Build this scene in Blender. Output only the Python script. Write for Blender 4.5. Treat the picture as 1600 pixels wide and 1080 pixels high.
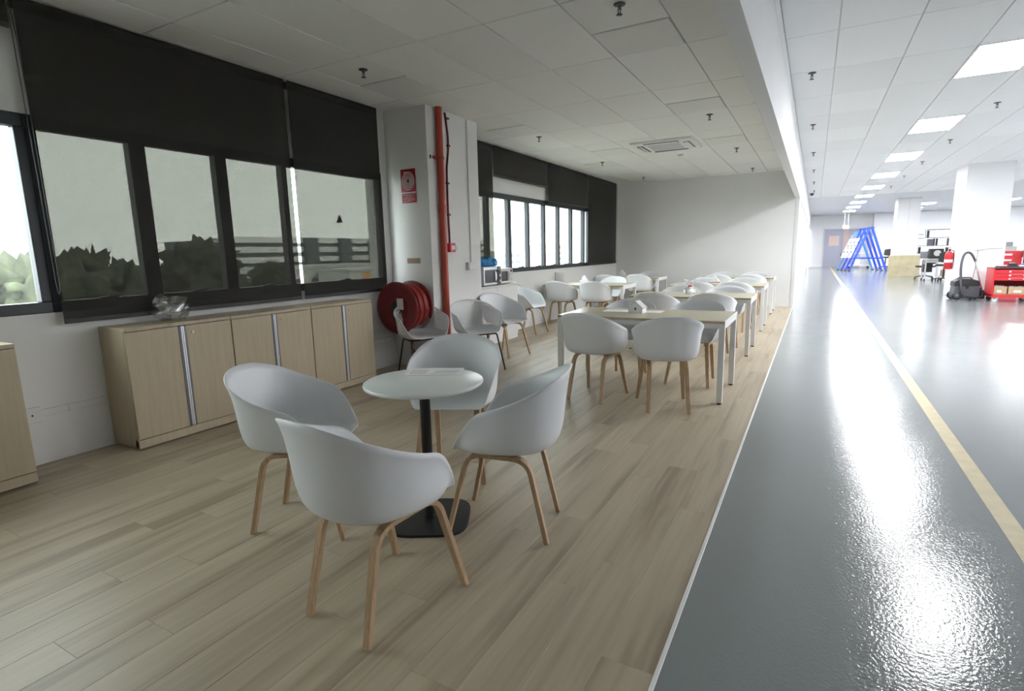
import bpy, bmesh, math, random
from mathutils import Vector, Matrix, noise
random.seed(7)
for o in list(bpy.data.objects):
    bpy.data.objects.remove(o, do_unlink=True)
scene = bpy.context.scene
COL = scene.collection
PI = math.pi

# ------------------------------------------------------------------ camera
YAW, PITCH, ROLL, FPX, EYE = 0.50861739, -0.17072358, 0.02192757, 843.024, 1.37
cam_d = bpy.data.cameras.new('camera')
cam = bpy.data.objects.new('camera', cam_d)
COL.objects.link(cam)
Rm = Matrix.Rotation(YAW, 3, 'Z') @ Matrix.Rotation(PITCH, 3, 'X') @ Matrix.Rotation(ROLL, 3, 'Y')
r_, f_, u_ = Rm.col[0], Rm.col[1], Rm.col[2]
M4 = Matrix.Identity(4)
for i in range(3):
    M4[i][0], M4[i][1], M4[i][2] = r_[i], u_[i], -f_[i]
M4[2][3] = EYE
cam.matrix_world = M4
cam_d.sensor_fit = 'HORIZONTAL'
cam_d.sensor_width = 36.0
cam_d.lens = FPX / 1600.0 * 36.0
cam_d.clip_end = 600
cam_d.clip_start = 0.02
scene.camera = cam

# ------------------------------------------------------------------ sky, exposure, light levels
SKY = 7.4            # overcast sky radiance
PANEL = 50.0          # ceiling LED panels
world = bpy.data.worlds.new('world')
scene.world = world
world.use_nodes = True
wn = world.node_tree
wn.nodes.clear()
wo = wn.nodes.new('ShaderNodeOutputWorld')
wb = wn.nodes.new('ShaderNodeBackground')
wb.inputs['Color'].default_value = (0.94, 1.0, 1.02, 1)
wb.inputs['Strength'].default_value = SKY
wn.links.new(wb.outputs[0], wo.inputs[0])
vs = scene.view_settings
vs.view_transform = 'Standard'
vs.look = 'None'
vs.gamma = 1.0
vs.exposure = 0.42
vs.use_curve_mapping = False

def portal(y0, y1, z0, z1):
    l = bpy.data.lights.new('window_portal', 'AREA')
    l.shape = 'RECTANGLE'
    l.size = y1 - y0
    l.size_y = z1 - z0
    l.cycles.is_portal = True
    o = bpy.data.objects.new('window_portal', l)
    COL.objects.link(o)
    o.location = (-4.66, (y0 + y1) / 2, (z0 + z1) / 2)
    o.rotation_euler = (PI / 2, 0, -PI / 2)
    # area light shines along local -Z; turn it to +X
    o.rotation_mode = 'QUATERNION'
    o.rotation_quaternion = Vector((1, 0, 0)).to_track_quat('-Z', 'Z')
portal(-1.3, 5.06, 1.07, 2.3)
portal(7.0, 11.95, 1.07, 2.3)

# ------------------------------------------------------------------ materials
def mat(name, color, rough=0.5, metal=0.0, var=0.0, scale=8.0, stretch=(1, 1, 1), bump=0.0, bscale=60.0, spec=0.5, rnd=0.0, coat=0.0):
    m = bpy.data.materials.new(name)
    m.use_nodes = True
    nt = m.node_tree
    b = nt.nodes['Principled BSDF']
    b.inputs['Roughness'].default_value = rough
    b.inputs['Metallic'].default_value = metal
    b.inputs['Specular IOR Level'].default_value = spec
    if coat:
        b.inputs['Coat Weight'].default_value = coat
        b.inputs['Coat Roughness'].default_value = 0.08
    c = (*color, 1) if len(color) == 3 else color
    tc = nt.nodes.new('ShaderNodeTexCoord')
    mp = nt.nodes.new('ShaderNodeMapping')
    mp.inputs['Scale'].default_value = stretch
    nt.links.new(tc.outputs['Object'], mp.inputs['Vector'])
    nz = nt.nodes.new('ShaderNodeTexNoise')
    nz.inputs['Scale'].default_value = scale
    nz.inputs['Detail'].default_value = 4
    nt.links.new(mp.outputs[0], nz.inputs['Vector'])
    mx = nt.nodes.new('ShaderNodeMixRGB')
    mx.blend_type = 'MULTIPLY'
    mx.inputs['Fac'].default_value = 1.0
    mx.inputs['Color1'].default_value = c
    rp = nt.nodes.new('ShaderNodeMapRange')
    rp.inputs['From Min'].default_value = 0.25
    rp.inputs['From Max'].default_value = 0.75
    rp.inputs['To Min'].default_value = 1 - var
    rp.inputs['To Max'].default_value = 1 + var * 0.5
    nt.links.new(nz.outputs['Fac'], rp.inputs['Value'])
    last = rp.outputs[0]
    if rnd:
        oi = nt.nodes.new('ShaderNodeObjectInfo')
        r2 = nt.nodes.new('ShaderNodeMapRange')
        r2.inputs['To Min'].default_value = 1 - rnd
        r2.inputs['To Max'].default_value = 1 + rnd * 0.4
        nt.links.new(oi.outputs['Random'], r2.inputs['Value'])
        mm = nt.nodes.new('ShaderNodeMath')
        mm.operation = 'MULTIPLY'
        nt.links.new(last, mm.inputs[0])
        nt.links.new(r2.outputs[0], mm.inputs[1])
        last = mm.outputs[0]
    nt.links.new(last, mx.inputs['Color2'])
    nt.links.new(mx.outputs[0], b.inputs['Base Color'])
    if bump:
        n2 = nt.nodes.new('ShaderNodeTexNoise')
        n2.inputs['Scale'].default_value = bscale
        n2.inputs['Detail'].default_value = 3
        nt.links.new(tc.outputs['Object'], n2.inputs['Vector'])
        bp = nt.nodes.new('ShaderNodeBump')
        bp.inputs['Strength'].default_value = bump
        bp.inputs['Distance'].default_value = 0.01
        nt.links.new(n2.outputs['Fac'], bp.inputs['Height'])
        nt.links.new(bp.outputs[0], b.inputs['Normal'])
    return m

M = {}
M['wall'] = mat('white_wall_paint', (0.80, 0.80, 0.79), 0.75, var=0.03, scale=1.5, bump=0.05, bscale=90)
M['wall_bright'] = mat('white_column_paint', (0.86, 0.86, 0.87), 0.6, var=0.02, scale=1.5)
M['tile'] = mat('mineral_fibre_tile', (0.83, 0.83, 0.80), 0.9, var=0.05, scale=120, rnd=0.05, bump=0.15, bscale=260)
M['tile_r'] = mat('white_ceiling_tile', (0.90, 0.90, 0.91), 0.85, var=0.04, scale=120, rnd=0.04)
M['panel'] = mat('smooth_access_panel', (0.74, 0.74, 0.71), 0.6, var=0.03, scale=20)
M['grid'] = mat('ceiling_grid', (0.50, 0.50, 0.49), 0.6)
M['grid_r'] = mat('ceiling_grid_white', (0.66, 0.66, 0.68), 0.5)
M['beam'] = mat('painted_bulkhead', (0.78, 0.78, 0.78), 0.7, var=0.02, scale=2)
M['shell'] = mat('white_polypropylene', (0.76, 0.78, 0.80), 0.42, var=0.015, scale=3, bump=0.04, bscale=700)
M['oak'] = mat('bent_oak', (0.47, 0.325, 0.19), 0.5, var=0.22, scale=14, stretch=(6, 6, 0.6), rnd=0.06)
M['oak_edge'] = mat('oak_ply_edge', (0.36, 0.22, 0.115), 0.55, var=0.2, scale=10)
M['black'] = mat('black_powder_coat', (0.012, 0.013, 0.014), 0.42)
M['blackplastic'] = mat('black_plastic', (0.018, 0.018, 0.02), 0.5, var=0.1)
M['darkgrey'] = mat('dark_grey_plastic', (0.07, 0.075, 0.085), 0.5, var=0.1, scale=6)
M['frame'] = mat('navy_window_frame', (0.016, 0.021, 0.028), 0.4)
M['tabletop'] = mat('white_laminate', (0.74, 0.77, 0.75), 0.3, var=0.015, scale=3)
M['maple'] = mat('pale_maple_laminate', (0.47, 0.395, 0.275), 0.4, var=0.10, scale=7, stretch=(6, 6, 0.35), rnd=0.03)
M['maple_top'] = mat('pale_maple_top', (0.62, 0.57, 0.43), 0.26, var=0.06, scale=7, stretch=(0.5, 6, 6))
M['maple_edge'] = mat('maple_edge_band', (0.42, 0.35, 0.23), 0.45, var=0.06, scale=10)
M['whitemetal'] = mat('white_steel', (0.78, 0.79, 0.78), 0.4)
M['aluminium'] = mat('aluminium', (0.72, 0.73, 0.76), 0.28, metal=0.9, var=0.05, scale=30)
M['steelgrey'] = mat('grey_channel', (0.13, 0.14, 0.16), 0.4, metal=0.4)
M['chrome'] = mat('chrome', (0.75, 0.75, 0.76), 0.18, metal=1.0)
M['red'] = mat('red_enamel', (0.30, 0.03, 0.022), 0.38, var=0.08, scale=8)
M['reddark'] = mat('dark_red_enamel', (0.17, 0.010, 0.012), 0.42, var=0.1, scale=9)
M['pipe'] = mat('red_sprinkler_pipe', (0.42, 0.055, 0.03), 0.4, var=0.1, scale=6)
M['redbright'] = mat('bright_red', (0.62, 0.025, 0.035), 0.35, var=0.04)
M['signred'] = mat('sign_red', (0.33, 0.012, 0.025), 0.45)
M['signwhite'] = mat('sign_white', (0.72, 0.66, 0.64), 0.5)
M['signpink'] = mat('sign_lettering', (0.58, 0.30, 0.30), 0.5)
M['brass'] = mat('brass', (0.62, 0.47, 0.25), 0.3, metal=1.0)
M['tape'] = mat('brown_paper_label', (0.36, 0.25, 0.18), 0.7, var=0.1, scale=20)
M['plasticwhite'] = mat('white_plastic', (0.76, 0.76, 0.75), 0.4)
M['paper'] = mat('paper', (0.86, 0.86, 0.86), 0.8, var=0.03, scale=30)
M['print'] = mat('faint_print', (0.73, 0.71, 0.74), 0.8, var=0.2, scale=90)
M['tissue'] = mat('tissue_paper', (0.90, 0.90, 0.91), 0.9)
M['pinkred'] = mat('tissue_pack_red', (0.62, 0.16, 0.18), 0.5)
M['cardboard'] = mat('cardboard', (0.50, 0.37, 0.23), 0.8, var=0.1, scale=15)
M['board'] = mat('wrapped_board', (0.52, 0.46, 0.30), 0.35, var=0.2, scale=4)
M['blue'] = mat('blue_fibreglass', (0.025, 0.085, 0.62), 0.45, var=0.06)
M['lightblue'] = mat('light_blue_fibreglass', (0.10, 0.38, 0.74), 0.45, var=0.08)
M['bagblue'] = mat('blue_poly_bag', (0.06, 0.36, 0.68), 0.3, var=0.3, scale=20)
M['door'] = mat('grey_lilac_door', (0.40, 0.41, 0.50), 0.5, var=0.02)
M['doorpost'] = mat('pinkish_door_post', (0.58, 0.46, 0.43), 0.5, var=0.05)
M['doorglass'] = mat('peach_door_glass', (0.72, 0.56, 0.50), 0.3)  # one even peach tint for the door's vision panels
M['greyfabric'] = mat('grey_partition', (0.26, 0.27, 0.29), 0.8, var=0.1, scale=40)
M['yellow'] = mat('yellow_floor_paint', (0.40, 0.32, 0.11), 0.35, var=0.15, scale=12)
M['trim'] = mat('white_edge_strip', (0.85, 0.85, 0.83), 0.35)
M['screen'] = mat('dark_screen', (0.03, 0.033, 0.036), 0.12)
M['concrete'] = mat('pale_facade', (0.55, 0.55, 0.53), 0.8, var=0.12, scale=0.3)
M['facade_dark'] = mat('dark_facade_band', (0.10, 0.115, 0.12), 0.6, var=0.2, scale=0.4)
M['facade_white'] = mat('white_facade', (0.75, 0.75, 0.72), 0.8, var=0.06, scale=0.3)
M['facade_orange'] = mat('orange_facade', (0.62, 0.43, 0.34), 0.8, var=0.1, scale=0.3)
M['orange_cladding'] = mat('orange_cladding', (0.66, 0.36, 0.13), 0.8, var=0.1, scale=0.3)
M['asphalt'] = mat('ground_tarmac', (0.22, 0.23, 0.20), 0.9, var=0.3, scale=0.08)
M['leaf'] = mat('tree_foliage', (0.055, 0.066, 0.032), 0.9, var=0.6, scale=2.5, rnd=0.1)
M['leaf_y'] = mat('yellowish_foliage', (0.15, 0.145, 0.075), 0.8, var=0.4, scale=1.2)
M['bark'] = mat('bark', (0.10, 0.08, 0.06), 0.9)
M['seatblue'] = mat('blue_carton', (0.05, 0.10, 0.55), 0.5)
M['exitgreen'] = mat('pale_green_sign', (0.66, 0.78, 0.70), 0.5)

def emat(name, color, s):
    m = bpy.data.materials.new(name)
    m.use_nodes = True
    nt = m.node_tree
    nt.nodes.clear()
    o = nt.nodes.new('ShaderNodeOutputMaterial')
    e = nt.nodes.new('ShaderNodeEmission')
    e.inputs['Color'].default_value = (*color, 1)
    e.inputs['Strength'].default_value = s
    nt.links.new(e.outputs[0], o.inputs[0])
    return m
M['led'] = emat('led_diffuser', (0.97, 0.97, 1.0), PANEL)

def see_through(name, color, open_fac, rough=0.6, gloss=False, tint=(1, 1, 1)):
    m = bpy.data.materials.new(name)
    m.use_nodes = True
    nt = m.node_tree
    nt.nodes.clear()
    o = nt.nodes.new('ShaderNodeOutputMaterial')
    t = nt.nodes.new('ShaderNodeBsdfTransparent')
    t.inputs['Color'].default_value = (*tint, 1)
    if gloss:
        d = nt.nodes.new('ShaderNodeBsdfGlossy')
        d.inputs['Roughness'].default_value = rough
    else:
        d = nt.nodes.new('ShaderNodeBsdfPrincipled')
        d.inputs['Roughness'].default_value = rough
    d.inputs[0].default_value = (*color, 1)
    x = nt.nodes.new('ShaderNodeMixShader')
    x.inputs[0].default_value = open_fac
    nt.links.new(d.outputs[0], x.inputs[1])
    nt.links.new(t.outputs[0], x.inputs[2])
    nt.links.new(x.outputs[0], o.inputs[0])
    return m, x
M['glass'], _ = see_through('window_glass', (0.9, 0.95, 0.95), 0.93, 0.02, True, (0.97, 0.99, 0.98))
M['blind'], bx_ = see_through('dark_screen_fabric', (0.026, 0.0245, 0.023), 0.13, 0.8, False, (1.0, 1.0, 0.93))
# woven openness: fine weave makes the transparency vary a little
_nt = M['blind'].node_tree
_tc = _nt.nodes.new('ShaderNodeTexCoord')
_mp = _nt.nodes.new('ShaderNodeMapping')
_mp.inputs['Scale'].default_value = (1, 1, 3)
_nz = _nt.nodes.new('ShaderNodeTexNoise')
_nz.inputs['Scale'].default_value = 90
_mr = _nt.nodes.new('ShaderNodeMapRange')
_mr.inputs['To Min'].default_value = 0.185
_mr.inputs['To Max'].default_value = 0.255
_nt.links.new(_tc.outputs['Object'], _mp.inputs[0])
_nt.links.new(_mp.outputs[0], _nz.inputs['Vector'])
_nt.links.new(_nz.outputs['Fac'], _mr.inputs['Value'])
_nt.links.new(_mr.outputs[0], bx_.inputs[0])
M['clearbag'], _ = see_through('clear_poly_bag', (0.75, 0.77, 0.77), 0.62, 0.25, True)
M['bluefilm'], _ = see_through('blue_film_bag', (0.05, 0.36, 0.75), 0.25, 0.35, False)

def wood_floor():
    m = bpy.data.materials.new('vinyl_oak_plank')
    m.use_nodes = True
    nt = m.node_tree
    b = nt.nodes['Principled BSDF']
    tc = nt.nodes.new('ShaderNodeTexCoord')
    oi = nt.nodes.new('ShaderNodeObjectInfo')
    mul = nt.nodes.new('ShaderNodeMath'); mul.operation = 'MULTIPLY'; mul.inputs[1].default_value = 57.0
    nt.links.new(oi.outputs['Random'], mul.inputs[0])
    cmb = nt.nodes.new('ShaderNodeCombineXYZ')
    for i in range(3):
        nt.links.new(mul.outputs[0], cmb.inputs[i])
    add = nt.nodes.new('ShaderNodeVectorMath'); add.operation = 'ADD'
    nt.links.new(tc.outputs['Object'], add.inputs[0])
    nt.links.new(cmb.outputs[0], add.inputs[1])
    def nz(sc, vec, det=4):
        mp = nt.nodes.new('ShaderNodeMapping'); mp.inputs['Scale'].default_value = sc
        nt.links.new(vec, mp.inputs[0])
        n = nt.nodes.new('ShaderNodeTexNoise'); n.inputs['Scale'].default_value = 1.0
        n.inputs['Detail'].default_value = det; n.inputs['Roughness'].default_value = 0.6
        nt.links.new(mp.outputs[0], n.inputs['Vector'])
        return n.outputs['Fac']
    broad = nz((7.5, 0.55, 7.5), add.outputs[0], 3)
    fine = nz((48, 1.3, 48), add.outputs[0], 4)
    r1 = nt.nodes.new('ShaderNodeValToRGB')
    e = r1.color_ramp.elements
    e[0].position = 0.33; e[0].color = (0.295, 0.240, 0.168, 1)
    e[1].position = 0.60; e[1].color = (0.455, 0.392, 0.288, 1)
    e.new(0.44).color = (0.40, 0.338, 0.243, 1)
    nt.links.new(broad, r1.inputs[0])
    mr = nt.nodes.new('ShaderNodeMapRange')
    mr.inputs['From Min'].default_value = 0.3; mr.inputs['From Max'].default_value = 0.7
    mr.inputs['To Min'].default_value = 0.92; mr.inputs['To Max'].default_value = 1.05
    nt.links.new(fine, mr.inputs['Value'])
    r3 = nt.nodes.new('ShaderNodeMapRange')
    r3.inputs['To Min'].default_value = 0.96; r3.inputs['To Max'].default_value = 1.05
    nt.links.new(oi.outputs['Random'], r3.inputs['Value'])
    m2 = nt.nodes.new('ShaderNodeMath'); m2.operation = 'MULTIPLY'
    nt.links.new(mr.outputs[0], m2.inputs[0]); nt.links.new(r3.outputs[0], m2.inputs[1])
    mx = nt.nodes.new('ShaderNodeMixRGB'); mx.blend_type = 'MULTIPLY'; mx.inputs[0].default_value = 1
    nt.links.new(r1.outputs[0], mx.inputs[1]); nt.links.new(m2.outputs[0], mx.inputs[2])
    nt.links.new(mx.outputs[0], b.inputs['Base Color'])
    b.inputs['Roughness'].default_value = 0.42
    b.inputs['Specular IOR Level'].default_value = 0.45
    return m
M['plank'] = wood_floor()

def epoxy():
    m = bpy.data.materials.new('grey_epoxy_floor')
    m.use_nodes = True
    nt = m.node_tree
    b = nt.nodes['Principled BSDF']
    b.inputs['Base Color'].default_value = (0.245, 0.268, 0.272, 1)
    b.inputs['Roughness'].default_value = 0.13
    b.inputs['Specular IOR Level'].default_value = 0.42
    tc = nt.nodes.new('ShaderNodeTexCoord')
    n1 = nt.nodes.new('ShaderNodeTexNoise'); n1.inputs['Scale'].default_value = 75; n1.inputs['Detail'].default_value = 2
    n2 = nt.nodes.new('ShaderNodeTexNoise'); n2.inputs['Scale'].default_value = 3.2; n2.inputs['Detail'].default_value = 3
    for n in (n1, n2):
        nt.links.new(tc.outputs['Object'], n.inputs['Vector'])
    b1 = nt.nodes.new('ShaderNodeBump'); b1.inputs['Strength'].default_value = 0.30; b1.inputs['Distance'].default_value = 0.004
    b2 = nt.nodes.new('ShaderNodeBump'); b2.inputs['Strength'].default_value = 0.10; b2.inputs['Distance'].default_value = 0.02
    nt.links.new(n1.outputs['Fac'], b1.inputs['Height'])
    nt.links.new(n2.outputs['Fac'], b2.inputs['Height'])
    nt.links.new(b2.outputs[0], b1.inputs['Normal'])
    nt.links.new(b1.outputs[0], b.inputs['Normal'])
    mr = nt.nodes.new('ShaderNodeMapRange'); mr.inputs['To Min'].default_value = 0.08; mr.inputs['To Max'].default_value = 0.15
    nt.links.new(n2.outputs['Fac'], mr.inputs['Value'])
    nt.links.new(mr.outputs[0], b.inputs['Roughness'])
    return m
M['epoxy'] = epoxy()

# ------------------------------------------------------------------ mesh helpers
class MB:
    def __init__(s):
        s.v = []; s.f = []; s.sm = []
    def add(s, verts, faces, smooth=False):
        n = len(s.v)
        s.v += [tuple(p) for p in verts]
        for f in faces:
            s.f.append(tuple(i + n for i in f)); s.sm.append(smooth)
        return s
    def box(s, x0, x1, y0, y1, z0, z1, c=0.0):
        if x0 > x1: x0, x1 = x1, x0
        if y0 > y1: y0, y1 = y1, y0
        if z0 > z1: z0, z1 = z1, z0
        if c <= 0:
            v = [(x, y, z) for z in (z0, z1) for y in (y0, y1) for x in (x0, x1)]
            return s.add(v, [(0, 2, 3, 1), (4, 5, 7, 6), (0, 1, 5, 4), (2, 6, 7, 3), (0, 4, 6, 2), (1, 3, 7, 5)])
        c = min(c, (x1 - x0) * .45, (y1 - y0) * .45, (z1 - z0) * .45)
        bm = bmesh.new()
        bmesh.ops.create_cube(bm, size=1.0, matrix=Matrix.Translation(((x0 + x1) / 2, (y0 + y1) / 2, (z0 + z1) / 2)) @ Matrix.Diagonal((x1 - x0, y1 - y0, z1 - z0, 1)))
        bmesh.ops.bevel(bm, geom=bm.edges[:], offset=c, segments=2, affect='EDGES', profile=0.5)
        return s.bm(bm)
    def bm(s, bm, smooth=False):
        bm.verts.ensure_lookup_table()
        for i, v in enumerate(bm.verts): v.index = i
        s.add([v.co[:] for v in bm.verts], [[v.index for v in f.verts] for f in bm.faces], smooth)
        bm.free()
        return s
    def prism(s, pts, axis, a, b, smooth=False):
        """extrude a closed 2D outline along an axis; pts are in the two other axes in xyz order"""
        n = len(pts)
        def mk(p, t):
            return {'x': (t, p[0], p[1]), 'y': (p[0], t, p[1]), 'z': (p[0], p[1], t)}[axis]
        v = [mk(p, a) for p in pts] + [mk(p, b) for p in pts]
        f = [tuple(range(n))[::-1], tuple(range(n, 2 * n))] + [(i, (i + 1) % n, n + (i + 1) % n, n + i) for i in range(n)]
        return s.add(v, f, smooth)
    def cyl(s, p0, p1, r0, r1=None, n=16, smooth=True):
        r1 = r0 if r1 is None else r1
        p0 = Vector(p0); p1 = Vector(p1)
        d = (p1 - p0).normalized()
        a = d.orthogonal().normalized(); b = d.cross(a)
        v = []
        for p, r in ((p0, r0), (p1, r1)):
            for i in range(n):
                t = 2 * PI * i / n
                v.append(p + a * (r * math.cos(t)) + b * (r * math.sin(t)))
        s.add(v, [(i, (i + 1) % n, n + (i + 1) % n, n + i) for i in range(n)], smooth)
        s.add(v[:n], [tuple(range(n))[::-1]]); s.add(v[n:], [tuple(range(n))])
        return s
    def tube(s, path, r, n=8, closed=False):
        path = [Vector(p) for p in path]
        m = len(path)
        v = []; prev = None
        for i, p in enumerate(path):
            if closed:
                t = path[(i + 1) % m] - path[i - 1]
            else:
                t = path[min(i + 1, m - 1)] - path[max(i - 1, 0)]
            t.normalize()
            a = t.orthogonal().normalized() if prev is None else (prev - t * prev.dot(t)).normalized()
            prev = a
            b = t.cross(a)
            rr = r[i] if isinstance(r, (list, tuple)) else r
            for k in range(n):
                q = 2 * PI * k / n
                v.append(p + a * (rr * math.cos(q)) + b * (rr * math.sin(q)))
        f = []
        for i in range(m if closed else m - 1):
            j = (i + 1) % m
            for k in range(n):
                f.append((i * n + k, i * n + (k + 1) % n, j * n + (k + 1) % n, j * n + k))
        s.add(v, f, True)
        if not closed:
            s.add(v[:n], [tuple(range(n))[::-1]]); s.add(v[-n:], [tuple(range(n))])
        return s
    def strip(s, path, w, t, wdir, ws=None):
        """sweep a rectangle (width w along wdir, thickness t in the bend plane)"""
        path = [Vector(p) for p in path]
        m = len(path); v = []
        for i, p in enumerate(path):
            T = (path[min(i + 1, m - 1)] - path[max(i - 1, 0)]).normalized()
            W = Vector(wdir); W = (W - T * W.dot(T)).normalized()
            N = T.cross(W)
            ww = (ws[i] if ws else w) / 2
            tt = t / 2
            ch = 0.18
            for (a, b) in ((-1, -1 + ch), (-1 + ch * .6, -1), (1 - ch * .6, -1), (1, -1 + ch), (1, 1 - ch), (1 - ch * .6, 1), (-1 + ch * .6, 1), (-1, 1 - ch)):
                v.append(p + W * (a * ww) + N * (b * tt))
        n = 8
        f = [(i * n + k, i * n + (k + 1) % n, (i + 1) * n + (k + 1) % n, (i + 1) * n + k) for i in range(m - 1) for k in range(n)]
        s.add(v, f, False)
        s.add(v[:n], [tuple(range(n))[::-1]]); s.add(v[-n:], [tuple(range(n))])
        return s
    def lathe(s, prof, center=(0, 0, 0), axis='z', n=32, smooth=True):
        v = []
        c = Vector(center)
        for (r, h) in prof:
            for i in range(n):
                t = 2 * PI * i / n
                a, b = r * math.cos(t), r * math.sin(t)
                p = {'z': (a, b, h), 'x': (h, a, b), 'y': (a, h, b)}[axis]
                v.append(c + Vector(p))
        m = len(prof)
        f = [(i * n + k, i * n + (k + 1) % n, (i + 1) * n + (k + 1) % n, (i + 1) * n + k) for i in range(m - 1) for k in range(n)]
        return s.add(v, f, smooth)
    def ball(s, c, r, sub=2, amp=0.0, freq=3.0, seed=0, sq=(1, 1, 1)):
        bm = bmesh.new()
        bmesh.ops.create_icosphere(bm, subdivisions=sub, radius=1.0)
        for v in bm.verts:
            k = 1.0
            if amp:
                k += amp * noise.noise(v.co * freq + Vector((seed * 7.3, seed * 3.1, seed)))
            v.co = Vector((v.co.x * r * sq[0] * k, v.co.y * r * sq[1] * k, v.co.z * r * sq[2] * k)) + Vector(c)
        return s.bm(bm, True)
    def mesh(s, name, material):
        me = bpy.data.meshes.new(name)
        me.from_pydata(s.v, [], s.f)
        bm = bmesh.new(); bm.from_mesh(me)
        bmesh.ops.recalc_face_normals(bm, faces=bm.faces[:])
        bm.to_mesh(me); bm.free()
        if len(me.polygons) == len(s.sm):
            me.polygons.foreach_set('use_smooth', s.sm)
        mm = material if isinstance(material, (list, tuple)) else [material]
        for x in mm:
            me.materials.append(M[x] if isinstance(x, str) else x)
        me.update()
        return me
    def build(s, name, material, parent=None, loc=None):
        return link(name, s.mesh(name, material), parent, loc)

def link(name, me, parent=None, loc=None, rz=0.0):
    o = bpy.data.objects.new(name, me)
    COL.objects.link(o)
    if loc is not None:
        o.location = loc
    if rz:
        o.rotation_euler = (0, 0, rz)
    if parent is not None:
        o.parent = parent
    return o

def tag(o, label, cat, group=None):
    o['label'] = label
    o['category'] = cat
    if group:
        o['group'] = group
    return o

def thing(name, label, cat, loc=(0, 0, 0), rz=0.0, group=None):
    return tag(link(name, None, None, loc, rz), label, cat, group)

def struct(o):
    o['kind'] = 'structure'
    return o

def place(parts, name, label, cat, loc, rz=0.0, group=None):
    """a thing from shared meshes: parts = [(part name, mesh, [(sub name, mesh)])]"""
    t = thing(name, label, cat, loc, rz, group)
    for p in parts:
        o = link(p[0], p[1], t)
        for q in (p[2] if len(p) > 2 else []):
            link(q[0], q[1], o)
    return t

def fillet(pts, rad, k=5):
    pts = [Vector(p) for p in pts]
    out = [pts[0]]
    for i in range(1, len(pts) - 1):
        a, b, c = pts[i - 1], pts[i], pts[i + 1]
        r = rad[i - 1] if isinstance(rad, (list, tuple)) else rad
        u = (a - b).normalized() * min(r, (a - b).length * .49)
        w = (c - b).normalized() * min(r, (c - b).length * .49)
        for j in range(k + 1):
            t = j / k
            out.append((b + u) * (1 - t) ** 2 + b * (2 * t * (1 - t)) + (b + w) * t * t)
    out.append(pts[-1])
    return out

def crom(P, t):
    n = len(P) - 1
    x = t * n
    i = min(int(x), n - 1)
    u = x - i
    p1, p2 = P[i], P[i + 1]
    p0 = P[i - 1] if i > 0 else Vector((-P[1].x, P[1].y, P[1].z))
    p3 = P[i + 2] if i + 2 <= n else Vector((-P[n - 1].x, P[n - 1].y, P[n - 1].z))
    return 0.5 * ((2 * p1) + (p2 - p0) * u + (2 * p0 - 5 * p1 + 4 * p2 - p3) * u * u + (3 * p1 - p0 - 3 * p2 + p3) * u ** 3)

# ------------------------------------------------------------------ room constants
XW = -4.57           # window wall
XE = -0.36           # floor edge / bulkhead
YF = 13.95           # end wall of the canteen
ZC = 3.04            # canteen ceiling
ZR = 3.25            # workshop ceiling
YB = -4.0            # back of everything
YE = 41.0            # far workshop wall
XR = 12.0            # right workshop wall
W1 = (-1.3, 5.08)
W3 = (6.95, 11.98)
ZS, ZT = 1.03, 2.33  # window opening

# ---- floors
fl = struct(MB().box(XW - .25, XE - .012, YB, YF, -.10, -.005).build('floor', 'plank'))
fl['label'] = 'pale oak plank floor of the seating area'
PW, PL = 0.18, 1.22
pme = {}
def plank_mesh(w, l):
    k = (round(w, 3), round(l, 3))
    if k not in pme:
        b = MB()
        g = 0.0006
        b.prism([(-w / 2 + g, -.005), (w / 2 - g, -.005), (w / 2 - g, -.0008), (w / 2 - g - .0008, 0), (-w / 2 + g + .0008, 0), (-w / 2 + g, -.0008)], 'y', -l / 2 + g, l / 2 - g)
        pme[k] = b.mesh('plank', 'plank')
    return pme[k]
x = XE - .012
ci = 0
while x > XW + 0.01:
    w = min(PW, x - XW)
    off = (ci * 0.37 * PL + (0.22 if ci % 2 else 0)) % PL
    y = 0.35 - off
    while y < YF - 0.01:
        y1 = min(y + PL, YF)
        if y1 > 0.1:
            ya = max(y, 0.0)
            link('plank', plank_mesh(w, y1 - ya), fl, (x - w / 2, (ya + y1) / 2, 0))
        y += PL
    x -= w
    ci += 1
ep = struct(MB().box(XE, XR, YB, YE, -.10, 0).box(XW, XE, YF + .12, YE, -.1, 0).build('floor', 'epoxy'))
ep['label'] = 'glossy grey epoxy floor of the workshop'
struct(MB().box(XE - .012, XE + .003, YB, YF, -.02, .004, .001).build('trim_1', 'trim'))
tag(MB().box(.875, .965, YB, YE - .1, .0, .0012).build('floor_line', 'yellow'), 'long yellow painted line along the grey epoxy floor', 'floor marking')

# ---- window wall with openings
wl = MB()
wl.box(XW - .25, XW, YB, YF + .12, 0, ZS).box(XW - .25, XW, YB, YF + .12, ZT, ZC + .3)
wl.box(XW - .25, XW, YB, W1[0], ZS, ZT).box(XW - .25, XW, W1[1], W3[0], ZS, ZT).box(XW - .25, XW, W3[1], YF + .12, ZS, ZT)
struct(wl.build('wall_left', 'wall'))
struct(MB().box(XW, XE - .03, YF, YF + .12, 0, ZC + .3).build('wall_back', 'wall'))
# thin end post of the end wall
struct(MB().box(XE - .075, XE, YF - .012, YF + .13, 0, 2.45, .004).build('trim_2', 'plasticwhite'))
struct(MB().box(XW - .25, XR + .2, YB - .2, YB, -.1, ZR + .3).build('wall_behind', 'wall'))
struct(MB().box(XR, XR + .2, YB, YE + .2, -.1, ZR + .3).build('wall_right', 'wall_bright'))
struct(MB().box(XE - .1, XR + .2, YE, YE + .2, -.1, ZR + .3).build('wall_far', 'wall_bright'))
# structural column on the window wall
colm = struct(MB().box(XW, -3.95, 5.19, 6.27, 0, ZC + .05, .004).build('wall_column', 'wall'))

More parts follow.
